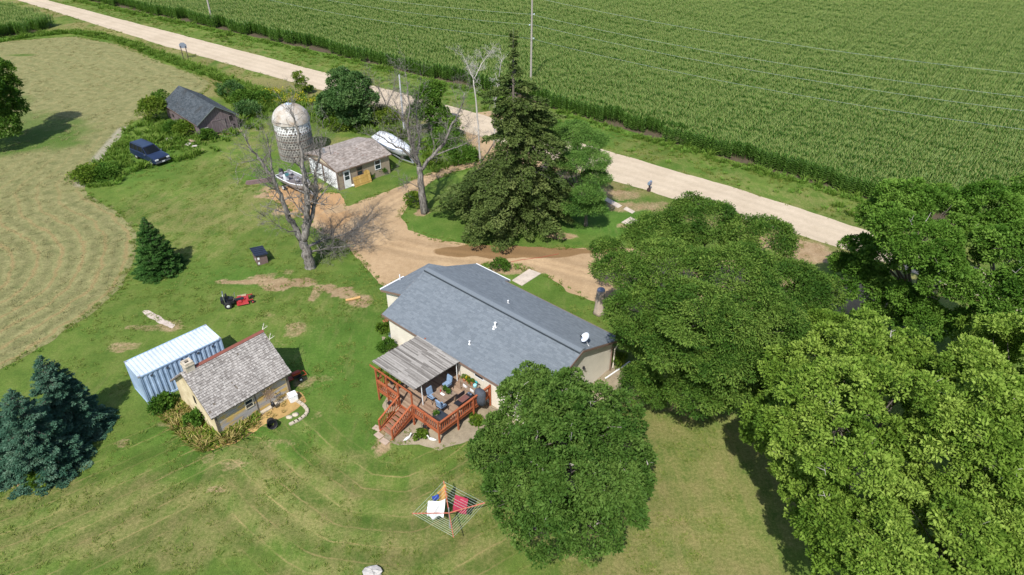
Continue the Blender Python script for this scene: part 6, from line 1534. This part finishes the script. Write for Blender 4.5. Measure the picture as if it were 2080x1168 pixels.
# garden bits round the deck
def pot(px, py, z, r, h_, pm, lm, label, seed, plant=True, cat='flower pot', ph=.35, fl=None):
    x, y = G(px, py, z); t = thing('flower_pot', label, cat, (x, y, z)); b = MB(); b.lathe((0,0,0), [(r*.65,0),(r*.95,h_*.9),(r,h_),(r*.88,h_),(r*.8,h_*.85),(.01,h_*.85)], 14); b.build('pot', pm, t, smooth=True)
    if plant:
        rng = np.random.default_rng(seed); cl_, cn_ = lobe_surface([(0,0,h_+ph*.4,r*1.3,r*1.3,ph*.6)], 14, rng, lo=.3, deep=0, zmin=-.2); Q, tt = foliage(cl_, cn_, r*.5, 18, .09, rng); quadmesh('foliage', Q, lm, tt, t)
    if fl:
        rng = np.random.default_rng(seed+1); cl_, cn_ = lobe_surface([(0,0,h_+ph*.5,r*1.3,r*1.3,ph*.6)], 12, rng, lo=.8, deep=0, zmin=0); Q, tt = foliage(cl_, cn_, r*.3, 6, .06, rng); quadmesh('blossoms', Q, fl, tt, t)
    return t
TERRA = simple('terracotta', (.40,.16,.08), .8); PINK = leafmat('pink flowers', (.30,.03,.16), (.42,.06,.24), (.55,.12,.34), .2); YELF = leafmat('yellow flowers', (.55,.40,.02), (.66,.50,.03), (.75,.6,.05), .2); ORF = leafmat('orange flowers', (.55,.16,.03), (.65,.22,.04), (.7,.3,.08), .2)
pot(784,655,0,.26,.22,TERRA,LM_SHR,'bush of magenta flowers at the house corner, above the hosta',201,ph=.7,fl=PINK,cat='flowers')
pot(794,686,0,.2,.42,simple('blue grey glaze', (.25,.3,.38), .4),LM_SHY,'grey urn with a small plant in the bed left of the slatted roof',202)
fz = DZ
for k, (px, py, z, lb, fl, ph) in enumerate(((774,763,fz+.95,'pot of orange flowers hanging at the left corner post of the deck',ORF,.35),(786,772,fz+.95,'pot of leafy greens on the deck rail between the left posts',None,.4),(797,779,fz+.9,'dark planter of tall leaves behind the left deck railing',None,.55),(806,785,fz+.35,'planter with yellow flowers low behind the left deck railing',YELF,.4),(818,781,fz+.75,'hanging basket of yellow blossoms near the stair posts',YELF,.3))):
    pot(px, py, z, .19, .25, (TERRA,BLACK,BLACK,TERRA,BLACK)[k], LM_SHY if k % 2 else LM_SHR, lb, 210+k, ph=ph, fl=fl)
for k, (px, py, lb) in enumerate(((787,834,'dark pot on a shepherd hook left of the deck stairs'),(858,881,'dark hanging pot on a hook beneath the front deck railing'))):
    x, y = G(px, py); t = thing('hook_pot', lb, 'plant hook', (x, y, 0)); b = MB(); b.tube([(0,0,0),(0,0,.9),(.08,0,1.0),(.18,0,.98),(.2,0,.9)], .014, 6); b.build('hook', BLACK, t); b = MB(); b.lathe((.2,0,.62), [(.05,0),(.14,.06),(.15,.16),(.02,.15)], 12); b.build('pot', BLACK, t, smooth=True)
for k, (px, py, lb) in enumerate(((828,892,'white bird shaped ornament right of the bottom of the stairs'),(878,894,'white reclining stone ornament near the deck corner post'))):
    x, y = G(px, py); b = MB(); b.blob((0,0,.10),(.30,.11,.11),10); b.tube([(.2,0,.14),(.30,0,.28),(.36,0,.34)], [.07,.045,.05], 8); b.blob((-.2,0,.12),(.16,.05,.05),8); o = b.build('ornament', simple('white cast stone', (.62,.62,.60), .7), None, smooth='all'); o.location = (x, y, 0); o.rotation_euler = (0,0,.8+k*2); tag(o, lb, 'garden ornament')
for k, q in enumerate(((7.6,-6.9),(8.3,-7.0),(7.0,-6.55))):
    p_ = hw(*q); o = MB().box((0,0,.02),(.62,.42,.05)).build('paving_slab', M('tan paver', (.40,.31,.24), .9, .12, 3), None, bevel=.01); o.location = (*p_, 0.012); o.rotation_euler = (0,0,HA+.1*k); tag(o, 'tan paving slab at the foot of the deck stairs', 'paving slab', 'pavers at the stair foot')

# ---------------------------------------------------------------- on the deck
TABW = wood_mat('grey brown table planks', (.17,.12,.085), (.29,.22,.165), (.8,9,9)); CUSH = M('light blue cushion', (.20,.29,.42), .9, .1, 4)
TC = G(902, 800, DZ+.74); tu = TC[0]-HO[0]; tv = TC[1]-HO[1]
t = thing('patio_table', 'square brown plank patio table on the deck', 'table', (TC[0], TC[1], DZ), HA)
b = MB()
for k in range(8): b.b2(-.62, .62, -.60+k*.151, -.60+k*.151+.145, .70, .74, av=random.random())
b.build('tabletop', TABW, t)
for sx_, sy_ in ((-1,-1),(1,-1),(1,1),(-1,1)): b = MB(); b.box((sx_*.5,sy_*.5,.35),(.08,.08,.70)); b.build('leg', TABW, t)
def patio_chair(loc, rz, label):
    t = thing('patio_chair', label, 'chair', loc, rz, 'blue cushioned chairs round the patio table')
    b = MB(); b.box((0,0,.46),(.54,.54,.10)); b.build('seat_cushion', CUSH, t, bevel=.04); b = MB(); b.box((-.27,0,.80),(.10,.52,.58),tilt=(-.18,'Y')); b.build('back_cushion', CUSH, t, bevel=.04)
    b = MB(); b.b2(-.28,.28,-.28,.28,.36,.40)
    b.build('seat_frame', BLACK, t)
    for s in (-1, 1):
        b = MB(); b.tube([(-.30,s*.30,.42),(-.26,s*.31,.66),(.26,s*.31,.66)], .02, 6); b.build('armrest', BLACK, t)
        for x in (-.26,.26): b = MB(); b.tube([(x*.9,s*.27,.40),(x*1.15,s*.31,0)], .02, 6); b.build('leg', BLACK, t)
    return t
base0 = None
for k, (px, py, a, lb) in enumerate(((908,779,-90,'blue cushioned chair on the house side of the patio table'),(878,803,0,'bright blue cushioned chair at the left of the table, by the slatted roof'),(897,822,90,'blue cushioned chair on the railing side of the patio table'))):
    x, y = G(px, py, DZ+.5)
    if base0 is None: base0 = patio_chair((x, y, DZ), HA+math.radians(a), lb)
    else: copy_thing(base0, (x, y, DZ), HA+math.radians(a), lb)
pot(903,794,DZ+.745,.12,.14,BLACK,LM_SHR,'potted herb in the middle of the patio table',231,ph=.3); pot(911,800,DZ+.745,.10,.12,BLACK,LM_SHR,'small dark potted plant at the right of the patio table',232,ph=.22)
x, y = G(895, 795, DZ+.745); o = MB().lathe((0,0,0), [(.04,0),(.045,.12),(.02,.16),(.02,.2)], 10).build('bottle', simple('red bottle', (.45,.02,.03), .4), None, smooth=True); o.location = (x, y, DZ+.745); tag(o, 'red bottle standing on the patio table', 'bottle')
x, y = G(899, 801, DZ+.745); o = MB().box((0,0,.03),(.34,.16,.06)).build('tray', WHITE, None, bevel=.01); o.location = (x, y, DZ+.742); o.rotation_euler = (0,0,HA); tag(o, 'white tray lying on the patio table', 'tray')
x, y = G(954, 785, DZ+.5); t = thing('potting_bench', 'brown potting bench crowded with plants against the house wall', 'bench', (x, y, DZ), HA)
b = MB(); b.b2(-.75,.75,-.24,.24,.70,.75); b.b2(-.72,.72,-.22,.22,.22,.26); b.build('top', TABW, t)
for sx_ in (-.70,.70):
    for sy_ in (-.2,.2): b = MB(); b.box((sx_,sy_,.36),(.07,.07,.70)); b.build('leg', TABW, t)
bp = Vector((x, y, DZ))
def onb(u, v, z): return (x + HU[0]*u + HV[0]*v, y + HU[1]*u + HV[1]*v, DZ+z)
for k, (u_, lb, r) in enumerate(((-.5,'lime green potted plant at the left end of the potting bench',.16),(-.12,'yellow flowering plant in the middle of the potting bench',.15),(.2,'bright green potted plant right of centre on the potting bench',.14))):
    l_ = onb(u_, 0, .752); tt_ = pot(900,800,DZ,r,.2,TERRA,LM_SHY,lb,240+k,ph=.34,fl=YELF if k == 1 else None); tt_.location = l_
l_ = onb(.52,.02,.752); o = MB().lathe((0,0,0), [(.10,0),(.14,.05),(.14,.22),(.1,.26),(.02,.26)], 14).build('watering_can', simple('pale aqua can', (.28,.58,.62), .4), None, smooth=True); o.location = l_; tag(o, 'pale aqua watering can at the right end of the potting bench', 'watering can')
o = MB().box((0,0,0),(1.1,.04,.14)).build('window_box', simple('turquoise board', (.03,.42,.46), .5), None, bevel=.02); o.location = onb(0,.25,1.0); o.rotation_euler = (0,0,HA); tag(o, 'turquoise tray propped behind the plants on the bench', 'tray')
for k, u_ in enumerate((-.4,.3)):
    o = MB().box((0,0,.13),(.34,.26,.26)).build('storage_bin', WHITE, None, bevel=.03); o.location = onb(u_, 0, .262); o.rotation_euler = (0,0,HA); tag(o, ('white bin on the lower shelf at the left of the potting bench','white bin on the lower shelf at the right of the potting bench')[k], 'bin')
x, y = G(942, 812, DZ+.75); t = thing('gas_grill', 'black gas grill standing open along the deck railing', 'grill', (x, y, DZ), HA+math.pi/2)
b = MB(); b.box((0,0,.72),(.75,.5,.30)); b.box((0,0,.30),(.7,.46,.5)); b.build('body', BLACK, t, bevel=.03); b = MB(); b.b2(-.36,.36,-.22,.22,.872,.885); b.build('grate', simple('rusty grate', (.16,.07,.06), .7), t)
for s in (-1, 1): b = MB(); b.box((s*.58,0,.84),(.36,.46,.04)); b.build('side_shelf', BLACK, t, bevel=.01)
b = MB(); b.box((0,.27,1.05),(.74,.08,.34)); b.build('lid', BLACK, t, bevel=.03)
for k in (-1, 1): b = MB(); b.lathe((.58,.1*k,.862), [(.07,0),(.08,.06),(.02,.065)], 10); b.build('burner', CHROME, t)
x, y = G(895, 848, DZ+.3); t = thing('storage_box', 'dark blue black storage box in the front corner of the deck', 'storage box', (x, y, DZ), HA)
b = MB(); b.box((0,0,.28),(.95,.62,.54)); b.build('body', simple('dark box plastic', (.03,.035,.045), .5), t, bevel=.03); b = MB(); b.loft([[(-.5,-.33,.55),(.5,-.33,.55),(.5,.33,.55),(-.5,.33,.55)],[(-.44,-.27,.63),(.44,-.27,.63),(.44,.27,.63),(-.44,.27,.63)]]); b.build('lid', simple('dark box plastic', (.03,.035,.045), .5), t)
pot(886,843,DZ+.63,.13,.1,simple('stone dish', (.35,.32,.27), .8),LM_SHR,'small plant dish on the lid of the dark storage box',250,ph=.16)
x, y = G(975, 800, DZ+.8); t = thing('covered_grill', 'dark grey fabric covered grill at the wall end of the deck railing', 'covered grill', (x, y, DZ), HA)
b = MB(); R = []
for z, a_, b_ in ((.02,.44,.34),(.4,.42,.32),(.85,.45,.33),(1.05,.38,.28),(1.15,.22,.18)): R.append([(a_*(1+.05*math.sin(5*k_+z*4))*math.cos(2*math.pi*k_/14), b_*(1+.06*math.sin(4*k_))*math.sin(2*math.pi*k_/14), z) for k_ in range(14)])
b.loft(R); b.build('cover', M('charcoal fabric', (.065,.075,.095), .8, .15, 4), t, smooth='all')
# ================================================================ light, sky, camera
SUN_AZ, SUN_EL = math.radians(74), math.radians(51.5)      # direction in which shadows fall, height of the sun
sd_ = Vector((math.cos(SUN_AZ)*math.cos(SUN_EL), math.sin(SUN_AZ)*math.cos(SUN_EL), -math.sin(SUN_EL)))
L = bpy.data.lights.new('sun', 'SUN'); L.energy = 4.4; L.angle = math.radians(.53); L.color = (1, .955, .88)
lo_ = bpy.data.objects.new('sun', L); C.objects.link(lo_); lo_.rotation_euler = sd_.to_track_quat('-Z', 'Y').to_euler(); lo_.location = (0, 0, 120)
w = bpy.data.worlds.new('World'); scene.world = w; w.use_nodes = True
nt = w.node_tree; bg = nt.nodes['Background']
sk = nt.nodes.new('ShaderNodeTexSky'); sk.sky_type = 'NISHITA'; sk.sun_disc = False
sk.sun_elevation = SUN_EL
tosun = -sd_; sk.sun_rotation = math.atan2(tosun.x, tosun.y)
nt.links.new(sk.outputs[0], bg.inputs[0]); bg.inputs[1].default_value = .13
cam = bpy.data.cameras.new('camera'); co_ = bpy.data.objects.new('camera', cam); C.objects.link(co_)
co_.location = (0, 0, CAM_H); co_.rotation_euler = (math.pi/2 - PITCH, 0, 0)
cam.sensor_width = 36; cam.sensor_fit = 'HORIZONTAL'; cam.lens = FPX/2080*36; cam.clip_end = 6000; cam.clip_start = .5
scene.camera = co_
scene.view_settings.view_transform = 'Standard'; scene.view_settings.look = 'None'
scene.view_settings.exposure = .42; scene.view_settings.gamma = 1
scene.cycles.max_bounces = 6; scene.cycles.diffuse_bounces = 3; scene.cycles.transmission_bounces = 4; scene.cycles.transparent_max_bounces = 4
scene.cycles.caustics_reflective = False; scene.cycles.caustics_refractive = False
